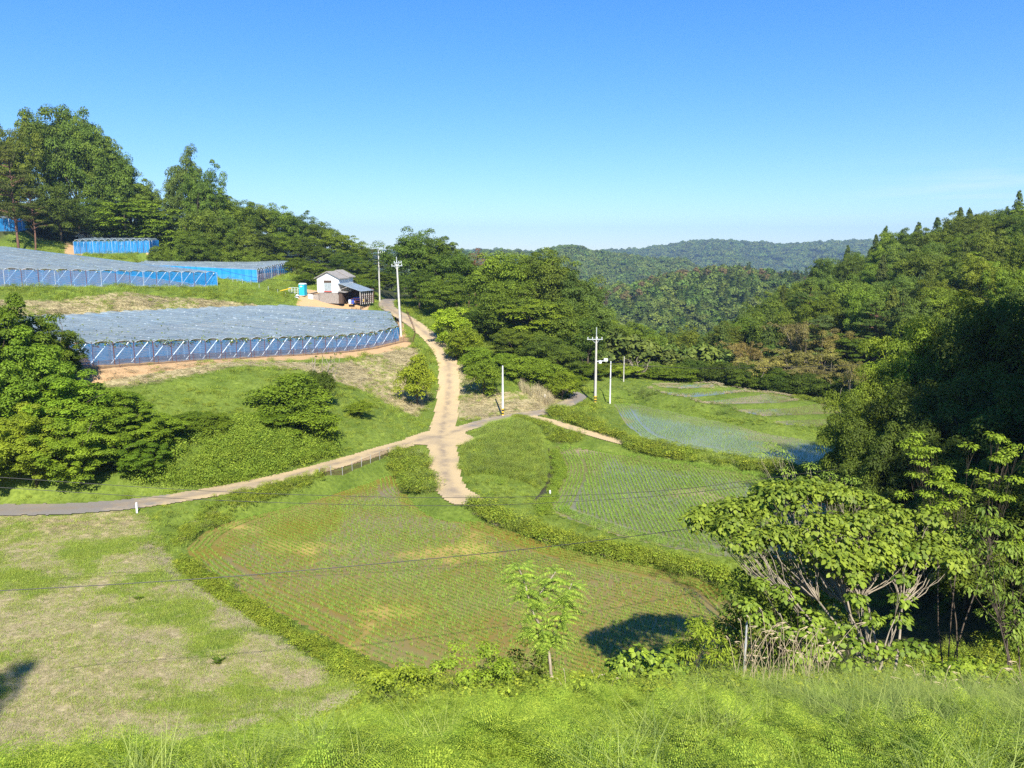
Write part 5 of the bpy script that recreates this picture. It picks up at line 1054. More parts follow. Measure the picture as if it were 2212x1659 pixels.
def leaflets(Ps, Ns, Ts, Ss, ratio, rng, mat_var=.5, shape='leaf'):
    P, Nn, T, S = (np.concatenate(a) for a in (Ps, Ns, Ts, Ss))
    return leaf_quads(P, Nn, S, S*ratio, rng.random(len(P)), shape, T, .1, rng)
def sapling():
    rng = np.random.default_rng(55); b = PY(1192, 1478, 21.3); b = np.array([b[0], b[1], Hf(b[0], b[1])]); root = empty("young_tree", tuple(b)); tag(root, "young tree with feathery pinnate leaves and a white stem in front of the near paddy", 'tree')
    tipz = PY(1120, 1200, 22)[2]-b[2]; mb = MB()
    F_ = [[], [], [], []]; st = MB()
    axes = [((0, 0, -.2), PY(1185, 1400, 21.5)), (PY(1185, 1400, 21.5), PY(1145, 1310, 21.8)), (PY(1145, 1310, 21.8), PY(1120, 1225, 22)), (PY(1145, 1310, 21.8), PY(1200, 1235, 22)), (PY(1185, 1400, 21.5), PY(1215, 1330, 21.6)), (PY(1215, 1330, 21.6), PY(1235, 1260, 21.8)), (PY(1185, 1400, 21.5), PY(1160, 1370, 21.6))]
    R0 = [.06, .045, .03, .03, .035, .025, .02]; nodes = []
    for i, (a, c) in enumerate(axes):
        a = np.array(a)-(b if i else 0); c = np.array(c)-b; limb_tube(mb, a, c, R0[i], R0[i]*.65, rng, .03, 4, 7)
        if i: 
            for t in np.linspace(.2, 1, 5): nodes.append((a+(c-a)*t, i))
    for p, i in nodes:
        for k in range(7 if i in (2, 3, 5) else 5):
            a = rng.random()*6.283; P, Nn, T, S, sk = frond_leaves(p, (math.cos(a), math.sin(a)*.9-.1), rng.uniform(.5, .85), 14, .14, .05, rng, .3, rng.uniform(.25, .6))
            for q, arr in zip(F_, (P, Nn, T, S)): q.append(arr)
            st.tube(sk[::3], .008, 3)
    mb.build('trunk', M['palebark'], root, smooth=True); v, f, a = leaflets(*F_, .3, rng); mobj('crown', np_mesh('crown', v, f, M['pinnate'], {'var': a}), root); st.build('leaf_stalk', M['pinnate'], root)
sapling()

# ------------------------------------------------------------------ ground cover, crops and far woods (uncountable: one object each)
def hidden_collection(name, meshes):
    c = bpy.data.collections.new(name)
    for i, m in enumerate(meshes): c.objects.link(bpy.data.objects.new(f"{name}_{'abcdefghijklmnopqrst'[i]}", m))
    return c
def scatter(name, meshes, P, scl, label, cat, rz=None, tilt=None, idx=None, seed=0):
    rng = np.random.default_rng(seed+len(P)); n = len(P); P = np.asarray(P, np.float32); cen = P.mean(0); P = P-cen
    me = bpy.data.meshes.new(name); me.vertices.add(n); me.vertices.foreach_set("co", P.ravel())
    rot = np.zeros((n, 3), np.float32); rot[:, 2] = rng.random(n)*6.283 if rz is None else rz
    if tilt is not None: rot[:, :2] = tilt
    scl = np.broadcast_to(np.asarray(scl, np.float32), (n,)) if np.ndim(scl) < 2 else np.asarray(scl, np.float32)
    S3 = np.repeat(scl[:, None], 3, 1) if scl.ndim == 1 else scl
    for k, a in (('rot', rot), ('scl', S3)):
        at = me.attributes.new(k, 'FLOAT_VECTOR', 'POINT'); at.data.foreach_set("vector", np.ascontiguousarray(a, dtype=np.float32).ravel())
    at = me.attributes.new('idx', 'INT', 'POINT'); at.data.foreach_set("value", (rng.integers(0, len(meshes), n) if idx is None else idx).astype(np.int32))
    me.update(); o = bpy.data.objects.new(name, me); o.location = tuple(float(c) for c in cen); COL.objects.link(o)
    for m in meshes:
        for mt in m.materials:
            if mt.name not in [x.name for x in me.materials]: me.materials.append(mt)
    ng = bpy.data.node_groups.new(name+"_scatter", 'GeometryNodeTree')
    ng.interface.new_socket("Geometry", in_out='INPUT', socket_type='NodeSocketGeometry'); ng.interface.new_socket("Geometry", in_out='OUTPUT', socket_type='NodeSocketGeometry')
    gi = ng.nodes.new('NodeGroupInput'); go = ng.nodes.new('NodeGroupOutput'); iop = ng.nodes.new('GeometryNodeInstanceOnPoints')
    ci = ng.nodes.new('GeometryNodeCollectionInfo'); ci.inputs[0].default_value = hidden_collection(name+"_source", meshes); ci.inputs[1].default_value = True; ci.inputs[2].default_value = True
    def na(nm, dt): a = ng.nodes.new('GeometryNodeInputNamedAttribute'); a.data_type = dt; a.inputs[0].default_value = nm; return a.outputs[0]
    e2r = ng.nodes.new('FunctionNodeEulerToRotation'); L_ = ng.links.new
    L_(gi.outputs[0], iop.inputs['Points']); L_(ci.outputs[0], iop.inputs['Instance']); iop.inputs['Pick Instance'].default_value = True
    L_(na('idx', 'INT'), iop.inputs['Instance Index']); L_(na('rot', 'FLOAT_VECTOR'), e2r.inputs[0]); L_(e2r.outputs[0], iop.inputs['Rotation']); L_(na('scl', 'FLOAT_VECTOR'), iop.inputs['Scale']); L_(iop.outputs[0], go.inputs[0])
    o.modifiers.new("scatter", 'NODES').node_group = ng
    tag(o, label, cat, kind='stuff'); return o
def tuft(seed, n, r, h, w, mat, bend=.4, seg=2, lay=0.0, tip=.25):
    rng = np.random.default_rng(seed); a = rng.random(n)*6.283; rr = r*np.sqrt(rng.random(n)); base = np.stack([np.cos(a)*rr, np.sin(a)*rr, np.full(n, -.03)], 1)
    b = rng.random(n)*6.283; dr = np.stack([np.cos(b), np.sin(b), np.zeros(n)], 1); hh = h*(.55+.6*rng.random(n)); sd = np.stack([-dr[:, 1], dr[:, 0], np.zeros(n)], 1); c = rng.random(n)*6.283
    sd = sd*np.cos(c*.3)[:, None]; rows = []
    for k in range(seg+1):
        t = k/seg; bd = bend*(.5+rng.random(n) if k == 0 else bdf); 
        if k == 0: bdf = bd/1.0
        z = hh*(t-(.5*bdf)*t*t)*(1-lay); out = hh*(bdf*t*t+lay*t)
        ww = w*(1-t*(1-tip*.4))*(.7+.3*(1-t))
        p = base+dr*out[:, None]+np.array([0, 0, 1])*z[:, None]
        rows.append(p-sd*ww/2); rows.append(p+sd*ww/2)
    V = np.stack(rows, 1).reshape(-1, 3); m = 2*(seg+1); i0 = np.arange(n)[:, None]*m
    F = np.concatenate([i0+np.array([2*k, 2*k+1, 2*k+3, 2*k+2]) for k in range(seg)]); return np_mesh('blades', V, F, M[mat], {'var': np.repeat(rng.random(n), m)})
def weedm(seed, n, r, ls, mat='weed', h=.35, k=5, asp=.65):
    rng = np.random.default_rng(seed); c = np.stack([rng.normal(size=k)*r*.5, rng.normal(size=k)*r*.5, rng.uniform(.05, h, k)], 1)
    v, f, a = clump_leaves(c, rng.uniform(.4, .75, k)*r, n//k, ls, rng, squash=.7, asp=asp, up=1.0); return np_mesh('weed_leaves', v, f, M[mat], {'var': a})
def fernm(seed, nf, Lf, mat='fern'):
    rng = np.random.default_rng(seed); Q = [[], [], [], []]
    for k in range(nf):
        a = k*6.283/nf+rng.normal()*.5; rise = rng.uniform(.25, .6); p0 = np.array([0, 0, Lf*rng.uniform(.2, .5)]); d = np.array([math.cos(a), math.sin(a), 0]); side = np.array([-d[1], d[0], 0]); L1 = Lf*rng.uniform(.75, 1.1)
        npn = 12
        for i in range(npn):
            t = (i+.6)/npn; p = p0+d*L1*t+np.array([0, 0, L1*(rise*t-.55*t*t)]); pl = L1*.42*(1-t)**.8*(1 if i > 0 else .8)+.015; tang = d+np.array([0, 0, rise-1.1*t]); tang /= np.linalg.norm(tang)
            for s_ in (-1, 1):
                pd = side*s_*.95+tang*.35+np.array([0, 0, -.12]); pd /= np.linalg.norm(pd); pn = np.cross(pd, tang)*(-s_); pn = pn if pn[2] > 0 else -pn
                m = max(3, int(pl/.017)); 
                for j in range(m):
                    q = (j+.5)/m; pp = p+pd*pl*q+np.array([0, 0, -.04*pl*q*q*4]); ll = min(pl*.2, .02)*(1-q)**.6+.004
                    for s2 in (-1, 1): Q[0].append(pp+(tang*s2)*ll*.5); Q[1].append(pn+rng.normal(size=3)*.15); Q[2].append(tang*s2+pd*.4); Q[3].append(ll*1.15)
    P, Nn, T, S = (np.array(q) for q in Q); v, f, a = leaf_quads(P, Nn, S, np.maximum(S*.5, .008), rng.random(len(P)), tang=T, rng=rng); return np_mesh('fern_fronds', v, f, M[mat], {'var': a})
PAD = [paddyA, paddyB, paddyC]+[p for _, p in paddyD]
padd = np.full(XX.shape, 1e9)
for p in PAD: padd = np.minimum(padd, sdf(XX, YY, p))
vin = np.full(XX.shape, 1e9)
for FF, BB in ((F1, B1), (F2, B2), (F3, B3), (F4, B4), (F5, B5)): vin = np.minimum(vin, sdf(XX, YY, FF+BB[::-1]))
yd = np.minimum(sdf(XX, YY, yard), sdf(XX, YY, track5))
wat = polyline_near(XX, YY, stream_l)[0]-.45
def G(Agrid, x, y): 
    i = np.clip(((x-GX0)/GS).round().astype(int), 0, len(gx)-1); j = np.clip(((y-GY0)/GS).round().astype(int), 0, len(gy)-1); return Agrid[j, i]
FREE = np.minimum.reduce([RD+.0, padd, vin, yd, wat])
def field(n, x0, x1, y0, y1, accept, seed, margin=.15):
    r = np.random.default_rng(seed); x = r.uniform(x0, x1, n); y = y0+(y1-y0)*r.random(n)
    m = (np.abs(x) < .69*y+4) & (G(FREE, x, y) > margin); x, y = x[m], y[m]; a = accept(x, y); m = r.random(len(x)) < a; x, y = x[m], y[m]
    return np.stack([x, y, H(x, y)], 1)
insd = lambda poly: (lambda x, y: (sdf(x, y, poly) < 0).astype(float))
green = [tuft(300+i, 90, .42, .16, .022, 'grass', .5) for i in range(3)]; strawt = [tuft(310+i, 90, .45, .30, .016, 'straw', .3, lay=.82) for i in range(3)]
tall = [tuft(320+i, 130, .5, .55, .02, 'grass', .7, 3) for i in range(3)]; reed = [tuft(330+i, 90, .28, 1.05, .018, 'reed', .95, 5) for i in range(3)]
weeds = [weedm(340+i, 170, .5, .075) for i in range(4)]
# lawn
inl = insd(lawn)
P = field(60000, -45, 4, 22, 56, inl, 1); d_ = G(DRY, P[:, 0], P[:, 1]); r_ = RG.random(len(P))
Pg = P[r_ > .9*d_]; scatter("lawn_grass", green, Pg, .5+.7*RG.random(len(Pg)), "short green grass of the mown plot at the lower left", 'grass')
Ps = P[(r_ < d_*1.1)]; scatter("dry_clippings", strawt, Ps, .4+.5*RG.random(len(Ps)), "pale dry clippings lying in patches on the mown plot", 'dry grass')
# dry slopes
def drya(x, y): return (G(DRY, x, y) > .4)*(1-inl(x, y))*(G(WOOD, x, y) < .5)
P = field(60000, -95, 22, 60, 142, drya, 2); k_ = fbm(P[:, 0]*.3, P[:, 1]*.3, 3); a = P[k_+.15*RG.random(len(P)) > .42]; b = P[k_+.1*RG.random(len(P)) <= .55]
scatter("dry_grass", strawt, a, .9+.9*RG.random(len(a)), "dry straw-coloured mown grass on the terrace slopes", 'dry grass'); scatter("slope_grass", tall, b[::2], .35+.5*RG.random(len(b[::2])), "thin green grass growing through the dry slope", 'grass')
# green meadows everywhere else
def meada(x, y): return (G(DRY, x, y) < .5)*(G(DIRT, x, y) < .5)*(1-inl(x, y))*(1-.85*G(WOOD, x, y))*(y > 36)*np.clip(1.4-y/220, .3, 1)
P = field(70000, -100, 110, 36, 180, meada, 3); k_ = fbm(P[:, 0]*.22+9, P[:, 1]*.22, 3); t_ = RG.random(len(P))
fz = lambda p: np.where((p[:, 0] > 11) & (p[:, 1] > 83), .38, 1.0); a = P[t_ < .62]; scatter("meadow_grass", tall, a, (.5+.6*RG.random(len(a)))*np.clip(a[:, 1]/80, .8, 1.5)*fz(a), "long green grass on the banks between road and paddies", 'grass')
b = P[(t_ >= .62) & (k_ > .45)]; scatter("bank_weeds", weeds, b, (.5+.6*RG.random(len(b)))*np.clip(b[:, 1]/80, .8, 1.4)*fz(b), "leafy weeds growing on the banks and verges", 'weeds')
# hedge-like strips of weeds
def strip(poly, wd, n, seed, sc=(.6, 1.3), mesh=None, name="hedge_weeds", label="", cat="weeds", mar=.0):
    r = np.random.default_rng(seed); L = smooth_line([(p[0], p[1], 0) for p in poly], 8); seg = np.hypot(*(np.diff(L[:, :2], axis=0).T)); cs_ = np.concatenate([[0], np.cumsum(seg)]); s_ = r.random(n)*cs_[-1]
    x = np.interp(s_, cs_, L[:, 0])+r.normal(size=n)*wd*.45; y = np.interp(s_, cs_, L[:, 1])+r.normal(size=n)*wd*.45; m = G(np.minimum(padd, np.minimum(RD, vin)), x, y) > mar; m &= (fbm(x*.45+2, y*.45, 3) > .40) | (r.random(len(x)) < .25); x, y = x[m], y[m]
    P = np.stack([x, y, H(x, y)+r.random(len(x))*.25], 1); sc_ = (sc[0]+(sc[1]-sc[0])*r.random(len(x)))*(.7+.6*fbm(x*.5, y*.5, 2)); scatter(name, mesh or (weeds+weeds+tall[:2]+[strawt[0], reed[0]] if wd > .8 else weeds), P, sc_, label, cat, seed=seed); return P
bankAB = [PZ(845, 985, 1), PZ(893, 1010, .9), PZ(905, 1050, .8), PZ(950, 1078, .8), PZ(1010, 1100, .7), PZ(1080, 1122, .6), PZ(1180, 1150, .5), PZ(1300, 1185, .4), PZ(1420, 1210, .4), PZ(1540, 1235, .3), PZ(1600, 1250, .3)]
strip(bankAB, 2.0, 3200, 5, (.6, 1.6), label="tangled weeds on the bank between the near paddy and the one beyond")
strip([PZ(1190, 885, 1.5), PZ(1250, 905, 1.4), PZ(1320, 930, 1.2), PZ(1360, 950, .9), PZ(1450, 970, .7), PZ(1600, 998, .6), PZ(1780, 1025, .5)], 1.2, 2400, 6, (.8, 1.6), label="dense hedge of weeds along the bank below the long far paddy")
strip([PZ(395, 1215, .4), PZ(470, 1275, .4), PZ(570, 1335, .4), PZ(680, 1395, .4), PZ(780, 1445, .4), PZ(880, 1490, .5)], .6, 1000, 7, (.5, 1.0), label="strip of weeds along the near left edge of the near paddy")
strip([PZ(400, 1150, .8), PZ(520, 1090, 1), PZ(640, 1060, .9), PZ(740, 1025, .9), PZ(830, 990, 1)], 1.6, 1400, 8, (.5, 1.0), label="weeds on the verge between asphalt road and near paddy")
strip([PZ(1200, 975, -.2), PZ(1212, 1020, -.2), PZ(1195, 1070, -.2), PZ(1170, 1110, -.2)], .7, 700, 9, (.5, .9), mesh=[weedm(350, 170, .5, .075, 'fern')], label="yellow green weeds edging the narrow stream")
strip([PZ(1080, 893, 1.8), PZ(1110, 900, 1.7), PZ(1180, 925, 1.1), PZ(1250, 945, .6)], .9, 600, 10, (.5, 1.1), label="weeds on the crest of the grassy mound")
P = field(9000, -12, 12, 66, 92, insd([PZ(1080, 893, 1.8), PZ(1010, 960, 1.5), PZ(980, 1010, 1.2), PZ(1000, 1080, .6), PZ(1150, 1112, -.2), PZ(1190, 1050, -.4), PZ(1195, 1000, -.4), PZ(1200, 960, .4)]), 12); scatter("mound_grass", [tuft(360+i, 130, .4, .8, .02, 'grass', .8, 4) for i in range(3)]+[tuft(365, 110, .3, .9, .018, 'reed', .9, 4)], P, .6+.5*RG.random(len(P)), "tall bending grass on the mound between the dirt roads", 'grass')
# grass clumps along the far terrace banks
cb = [PZ(1310, 850, 1.6), PZ(1420, 872, 1.2), PZ(1560, 900, 1.1), PZ(1700, 925, 1.0), PZ(1800, 945, .8), PZ(1880, 965, .8)]; strip(cb, 1.0, 500, 13, (.3, .6), mesh=tall, name="bank_grass", cat='grass', label="long grass on the bank beyond the long paddy")
strip([(p[0]+2.2, p[1]+1.5, 0) for p in cb], 1.8, 160, 14, (.6, 1.0), mesh=reed, name="bank_grass", cat='grass', label="dark grass clumps dotted along the terrace banks")
for i, (z, p) in enumerate(paddyD):
    strip(list(p)+[p[0]], .45, 420 if i < 2 else 1000, 15+i, (.2, .35) if i < 2 else (.3, .45), mesh=tall if i < 1 else [tuft(370, 90, .45, .3, .035, 'straw', .4)], name="levee_grass", cat='grass', label=["green grass on the rim of the nearest small terrace", "green grass on the rim of the second small terrace", "pale cut grass on the rim of the third small terrace", "pale cut grass on the rim of the fourth small terrace", "pale cut grass on the rim of the farthest small terrace"][i], mar=.05)
strip([PZ(1600, 860, 1.8), PZ(1720, 868, 1.5), PZ(1800, 885, 1.0), PZ(1900, 910, .8)], 1.2, 500, 24, (.7, 1.1), label="bushy weeds behind the far terraces at the shaded wood's foot")
# dry reeds by the junction
P = field(900, 0, 14, 92, 104, insd([PY(1115, 800, 101), PY(1190, 815, 99), PY(1215, 850, 96), PY(1150, 850, 96)]), 25); scatter("dry_reeds", [tuft(380+i, 90, .3, 1.3, .03, 'straw', .3, 3) for i in range(2)], P, .8+.5*RG.random(len(P)), "pale dry reeds standing beside the road near the junction", 'reeds')
# bracken bank on the left
bp = [PY(340, 960, 62.5), PY(420, 900, 66), PY(560, 900, 70), PY(700, 925, 72), PY(730, 955, 71), PY(640, 985, 67), PY(520, 1030, 62), PY(400, 1055, 60), PY(300, 1060, 59)]
ferns = [fernm(400+i, 3+i % 2, .48+.08*(i % 3)) for i in range(5)]
P = field(9000, -35, -12, 55, 78, (lambda x, y: insd(bp)(x, y)*(fbm(x*.3, y*.3, 3) > .40)), 26); scatter("bracken", [weedm(390+i, 260, .7, .11, 'fern', .8, 7, .4) for i in range(3)], P, .45+1.0*RG.random(len(P))**1.4, "bright bracken covering the slope above the asphalt road", 'bracken')
# foreground: ferns, tall grass
def fa(x, y): return ((y < 19.3-.35*np.maximum(0, -x-2)) & (y > 5)).astype(float)*np.clip(1.2-np.maximum(0, x-4)/4.5, .10, 1)
P = field(40000, -12, 16, 5, 20, fa, 27, margin=-9); P[:, 2] += (fbm(P[:, 0]*1.2, P[:, 1]*1.2, 3)-.55)*.9; scatter("fern_bank", ferns, P[:7500], (.7+.7*RG.random(len(P))**1.3)[:7500], "bright green ferns covering the foreground slope", 'ferns', tilt=RG.normal(size=(len(P[:7500]), 2))*.35)
def ra(x, y): return (y < 20.5)*(y > 4)*(np.clip((x-2.6)/3.5, .012, 1)*np.where(vnoise(x*.5+3, y*.5) > .35, 1, .5)+(y < 8.7)*.22*(vnoise(x*.7, y*.7) > .45)*(x > -4))
P = field(3600, -12, 20, 4.5, 21, ra, 28, margin=-9); scatter("tall_grass", reed, P, .6+.45*RG.random(len(P)), "tall arching blue-green grass in the foreground right", 'grass', tilt=RG.normal(size=(len(P), 2))*.15)
def sl(x, y): return ((y > 15) & (y < 34)).astype(float)*(1-inl(x, y))
P = field(7000, -18, 26, 15, 36, sl, 29); scatter("slope_weeds", weeds+tall, P, .8+.6*RG.random(len(P)), "weeds and long grass on the steep slope above the near paddy", 'weeds')
def dryplume(label, u0, u1, v, Y, n, h, seed):
    g = np.random.default_rng(seed); b = PY((u0+u1)/2, v, Y); b = (b[0], b[1], Hf(b[0], b[1])); root = empty("dry_grass_clump", b); tag(root, label, 'dry grass', 'clumps of dry plume grass'); m = MB(); pl = MB()
    for i in range(n):
        x = (PY(u0+(u1-u0)*g.random(), v, Y)[0]-b[0]); y = g.normal()*.3; hh = h*g.uniform(.6, 1.1); a = g.random()*6.283; ln = g.uniform(.1, .45); c_ = g.uniform(.12, .3)
        dx, dy = math.cos(a), math.sin(a)*.5; z0 = Hf(b[0]+x, b[1]+y)-b[2]-.1
        pts = [(x+dx*ln*t**2*hh, y+dy*ln*t**2*hh, z0+hh*t) for t in (0, .3, .6, .85, 1)]; e_ = pts[-1]; m.tube(pts, [.008, .008, .007, .006, .005], 4)
        cur = [e_]+[(e_[0]+dx*c_*math.sin(q)*.8, e_[1]+dy*c_*math.sin(q), e_[2]+c_*.55*(1-math.cos(q))*(-1 if q > 3 else 1)*.0+c_*.35*math.sin(q*.9)-c_*.12*q) for q in (.5, 1.0, 1.6, 2.2, 2.8)]; pl.tube(cur, [.005, .009, .012, .012, .009, .004], 4)
    m.build("stalk", M['drystem'], root); pl.build("plume", M['drystem'], root)
M['drystem'] = simple('dry_stem', (.52, .42, .27), .8, scale=4)
dryplume("largest clump of dry curled plume stalks before the broad-leaved tree", 1590, 1790, 1490, 18, 60, 2.1, 61)
dryplume("few pale curled stalks at the edge of the ferns below the young tree", 1215, 1330, 1475, 18.5, 7, .95, 62)
dryplume("dry curled stalks behind the tall grass near the right edge", 1990, 2110, 1470, 15.5, 16, 1.0, 63)
dryplume("dry stalks cut by the right edge of the picture", 2185, 2215, 1470, 15, 7, 1.2, 64)
for u, v, lab, s_ in ((470, 1415, "dark broad-leaved dock plant on the mown plot", .8), (300, 1285, "small leafy weed in the middle of the mown plot", .6), (655, 1375, "dark large-leaved plant in the weed strip beside the near paddy", .9)):
    x, y, z = PZ(u, v+10, 1.0); r = empty("leafy_weed", (x, y, Hf(x, y))); tag(r, lab, 'weed'); g = np.random.default_rng(int(u)); n = 26; a = g.random(n)*6.283; T = np.stack([np.cos(a), np.sin(a), g.uniform(.1, 1.2, n)], 1)
    v_, f_, a_ = leaf_quads(np.zeros((n, 3))+g.normal(size=(n, 3))*.05+np.array([0, 0, .05]), np.stack([-np.cos(a)*.5, -np.sin(a)*.5, np.ones(n)], 1), .5*s_*(.6+.5*g.random(n)), .17*s_, g.random(n)*.3, 'leaf', T, .2, g); mobj('rosette', np_mesh('rosette', v_, f_, M['weed'], {'var': a_}), r)
    MB().tube([(0, 0, -.1), (0, 0, .15)], .03, 5).build('stem', M['bark'], r)

# rice in rows
def ricem(seed, h=.31, n=15): return tuft(seed, n, .035, h, .028, 'rice', .6, 2)
RICE = [ricem(500+i) for i in range(4)]
def rice(name, poly, z, o, d, sp, rowsp, label, sc, head=4, curve=0.0, thin=0.0, seed=1, jit=.022):
    r = np.random.default_rng(seed); A_ = np.array(poly)[:, :2]; d = np.array(d[:2])-np.array(o[:2]); d = d/np.linalg.norm(d); nn = np.array([-d[1], d[0]]); rel = A_-np.array(o[:2]); s0, s1 = (rel@d).min(), (rel@d).max(); t0, t1 = (rel@nn).min()-6, (rel@nn).max()+6
    S_, T_ = np.meshgrid(np.arange(s0, s1, sp), np.arange(t0, t1, rowsp)); S_ = S_+r.normal(size=S_.shape)*jit; T_ = T_+r.normal(size=S_.shape)*jit*.7; T2 = T_+curve*((S_-s0)/(s1-s0))**2*6+.25*np.sin(S_*.16+1)
    X = o[0]+S_*d[0]+T2*nn[0]; Y = o[1]+S_*d[1]+T2*nn[1]; X, Y = X.ravel(), Y.ravel(); q = sdf(X, Y, poly); m = (q < -.35-head*rowsp-.1); X, Y = X[m], Y[m]; XS = [X]; YS = [Y]
    sm = smooth_line([(p[0], p[1], 0) for p in list(poly)+[poly[0]]], 4)
    for k in range(head):
        off = .4+k*rowsp; 
        for i in range(len(sm)-1):
            a, b = sm[i, :2], sm[i+1, :2]; l = np.linalg.norm(b-a)
            if l < .02: continue
            e_ = (b-a)/l; nrm = np.array([-e_[1], e_[0]]); c = (a+b)/2; 
            if sdf(np.array(c[0]+nrm[0]*.3), np.array(c[1]+nrm[1]*.3), poly) > 0: nrm = -nrm
            t = np.arange(0, l, sp)[:, None]; p = a+e_*t+nrm*off; XS.append(p[:, 0]); YS.append(p[:, 1])
    X = np.concatenate(XS); Y = np.concatenate(YS); q = sdf(X, Y, poly); m = (q < -.3) & (r.random(len(X)) > thin*(vnoise(X*.25, Y*.25) > .55)) & (np.abs(X) < .7*Y+2); X, Y = X[m], Y[m]
    scatter(name, RICE, np.stack([X, Y, np.full(len(X), z-.01)], 1), sc*(.8+.4*r.random(len(X)))*(.85+.3*fbm(X*.3, Y*.3, 2)), label, 'rice')
rice("rice_seedlings", paddyA, ZA, PZ(400, 1190, 0), PZ(880, 1455, 0), .13, .37, "rows of young rice standing in the muddy near paddy", 1.0, curve=.5, thin=.25)
rice("rice_seedlings", paddyB, ZB, PZ(1200, 970, ZB), PZ(1230, 1110, ZB), .13, .32, "denser young rice in the second paddy beyond the weedy bank", 1.15, head=5, thin=.3, seed=2)
rice("rice_seedlings", paddyC, ZC, PZ(1400, 945, ZC), PZ(1700, 1000, ZC), .22, .32, "young rice in the long paddy above the hedge bank", .85, head=5, seed=3)
for i, (z, p) in enumerate(paddyD):
    rice("rice_seedlings", p, z, p[0], p[1], .26, .38, ["young rice in the nearest small terrace", "young rice in the second small terrace", "young rice in the third small terrace", "young rice in the fourth small terrace", "young rice in the farthest small terrace"][i], .95, head=1, seed=10+i)

# far woods
def farcrown(seed, kind='round'):
    rng = np.random.default_rng(seed)
    if kind == 'round':
        nb = 16; d = rdir(nb, rng); d[:, 2] = np.abs(d[:, 2]); cen = np.stack([d[:, 0]*.33, d[:, 1]*.33, .45+d[:, 2]*.35], 1); c = clump_leaves(cen, rng.uniform(.12, .2, nb), 34, .13, rng, squash=.8); c2 = clump_leaves(np.array([[0, 0, .3]]), np.array([.4]), 60, .2, rng); return np_mesh('crown', *join([c, c2])[:2], M["farleaf"], {'var': join([c, c2])[2]})
    n = 420; z = rng.random(n); a = rng.random(n)*6.283; R = (1-z)*.3+.02; P = np.stack([np.cos(a)*R, np.sin(a)*R, z*1.3], 1); s_ = .13*(.6+.8*rng.random(n)); v, f, at = leaf_quads(P, P*np.array([1, 1, 0])+np.array([0, 0, .3]), s_, s_*.5, rng.random(n)*.4, tang=P*np.array([1, 1, 0])+np.array([0, 0, -.25]), rng=rng); return np_mesh('crown', v, f, M['farleaf'], {'var': at})
M['farleaf'] = leafmat('distant_leaves', (.075, .145, .03, 1), (.14, .22, .045, 1), .3, rnd=.4)
M['farpine'] = leafmat('distant_pine_needles', (.12, .10, .05, 1), (.16, .14, .06, 1), .2, rnd=.3)
FC = [farcrown(600), farcrown(601), farcrown(602), farcrown(603, 'cone')]
def farwood(name, hfun, ext, n, size, label, seed, ulim=(-60, 2300), yr=None):
    r = np.random.default_rng(seed); x0, x1, y0, y1 = ext; y0, y1 = yr or (y0, y1); x = r.uniform(x0, x1, n); y = r.uniform(y0, y1, n); m = (np.abs(x) < .69*y+20); x, y = x[m], y[m]; z = hfun(x, y)
    m = z > ZBASE+1; x, y, z = x[m], y[m], z[m]; k = fbm(x/(size*12)+3, y/(size*12), 3); idx = np.where(r.random(len(x)) < (.2*(k > .54)+.02)*(size < 12), 3, r.integers(0, 3, len(x)))
    s_ = size*(.7+.6*r.random(len(x))); S = np.stack([s_, s_, s_*(.8+.3*r.random(len(x)))], 1); scatter(name, FC, np.stack([x, y, z-.12*s_], 1), S, label, 'wood', idx=idx, seed=seed)
farwood("forest_canopy", h_mid, (-150, 620, 320, 640), 9000, 10, "forest covering the nearer low hill beyond the valley", 71, yr=(320, 640))
farwood("forest_canopy", h_2, (-320, 900, 830, 1400), 13000, 15, "hazy forest covering the middle hill with its knoll", 72, yr=(850, 1330))
farwood("forest_canopy", h_3, (-1900, 2100, 1700, 2900), 26000, 26, "blue hazy forest on the far ridge along the horizon", 73, yr=(1750, 2750))
r_ = np.random.default_rng(5); n_ = 80; x = r_.uniform(60, 330, n_); y = r_.uniform(505, 575, n_); z = h_mid(x, y); pm = farcrown(610); pm.materials.clear(); pm.materials.append(M['farpine'])
scatter("brown_pines", [pm], np.stack([x, y, z+1], 1), np.stack([7+0*x, 7+0*x, 10+0*x], 1), "brownish dying pines along the crest of the nearer low hill", 'pines')
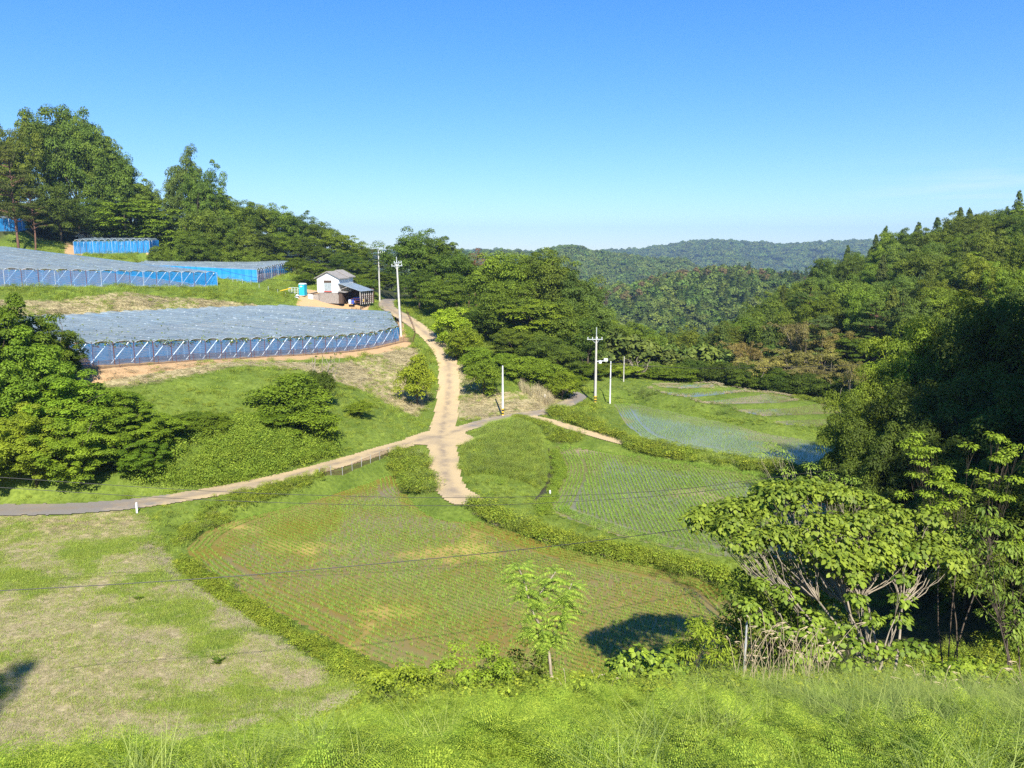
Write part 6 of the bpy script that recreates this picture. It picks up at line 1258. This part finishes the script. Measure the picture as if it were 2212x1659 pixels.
def fvalley(x, y):
    fx_ = np.clip((x+3400)/40, 0, FX.shape[1]-1.01); fy_ = np.clip((y-215)/40, 0, FX.shape[0]-1.01); i = fx_.astype(int); j = fy_.astype(int); a = fx_-i; b = fy_-j
    return (FZ[j, i]*(1-a)+FZ[j, i+1]*a)*(1-b)+(FZ[j+1, i]*(1-a)+FZ[j+1, i+1]*a)*b+.0
r_ = np.random.default_rng(6); x = r_.uniform(-250, 260, 2600); y = r_.uniform(232, 420, 2600); m = (np.abs(x) < .69*y+10); x, y = x[m], y[m]; z = fvalley(x, y); s_ = 9*(.7+.6*r_.random(len(x)))
scatter("forest_canopy", FC, np.stack([x, y, z-1], 1), s_, "forest filling the valley floor between the hills", 'wood', idx=np.where(r_.random(len(x)) < .15, 3, r_.integers(0, 3, len(x))))
def na_(x, y): return ((sdf(x, y, [(10, 126), (50, 126), (28, 165), (26, 240), (-16, 240), (-12, 172), (8, 150)]) < 0)).astype(float)
r_ = np.random.default_rng(8); x = r_.uniform(-16, 50, 900); y = r_.uniform(126, 240, 900); m = na_(x, y) > 0; x, y = x[m], y[m]; s_ = 6*(.7+.6*r_.random(len(x)))
scatter("forest_canopy", FC, np.stack([x, y, H(x, y)-.6], 1), s_, "undergrowth of young trees in the valley mouth behind the terraces", 'wood', idx=r_.integers(0, 3, len(x)))
# cleared tracks on the far ridge
M['cleared'] = simple('cleared_earth', (.62, .55, .42), .9)
def fartrack(pts, wd, label):
    V = []
    for u, v, Y in pts:
        x, y, z0 = PY(u, v, Y); 
        for s_ in (-1, 1): V.append((x, y+s_*wd, max(float(h_3(np.array(x), np.array(y+s_*wd))), z0)+16))
    o = mobj("cleared_track", np_mesh("cleared_track", V, [[2*i, 2*i+2, 2*i+3, 2*i+1] for i in range(len(pts)-1)], M['cleared'])); tag(o, kind='structure')

# ------------------------------------------------------------------ air
hz = MB().box(0, 2190, 70, 7400, 4600, 2*(70-(ZBASE-4)))
ho = hz.build("haze", None); m, nt, out = newmat('air'); pv = N(nt, "ShaderNodeVolumePrincipled"); pv.inputs["Color"].default_value = (.52, .74, 1, 1); pv.inputs["Density"].default_value = .00019; pv.inputs["Anisotropy"].default_value = .2
nt.links.new(pv.outputs[0], out.inputs["Volume"]); ho.data.materials.append(m); tag(ho, kind='stuff', label="thin blue haze over the valley", cat="haze")
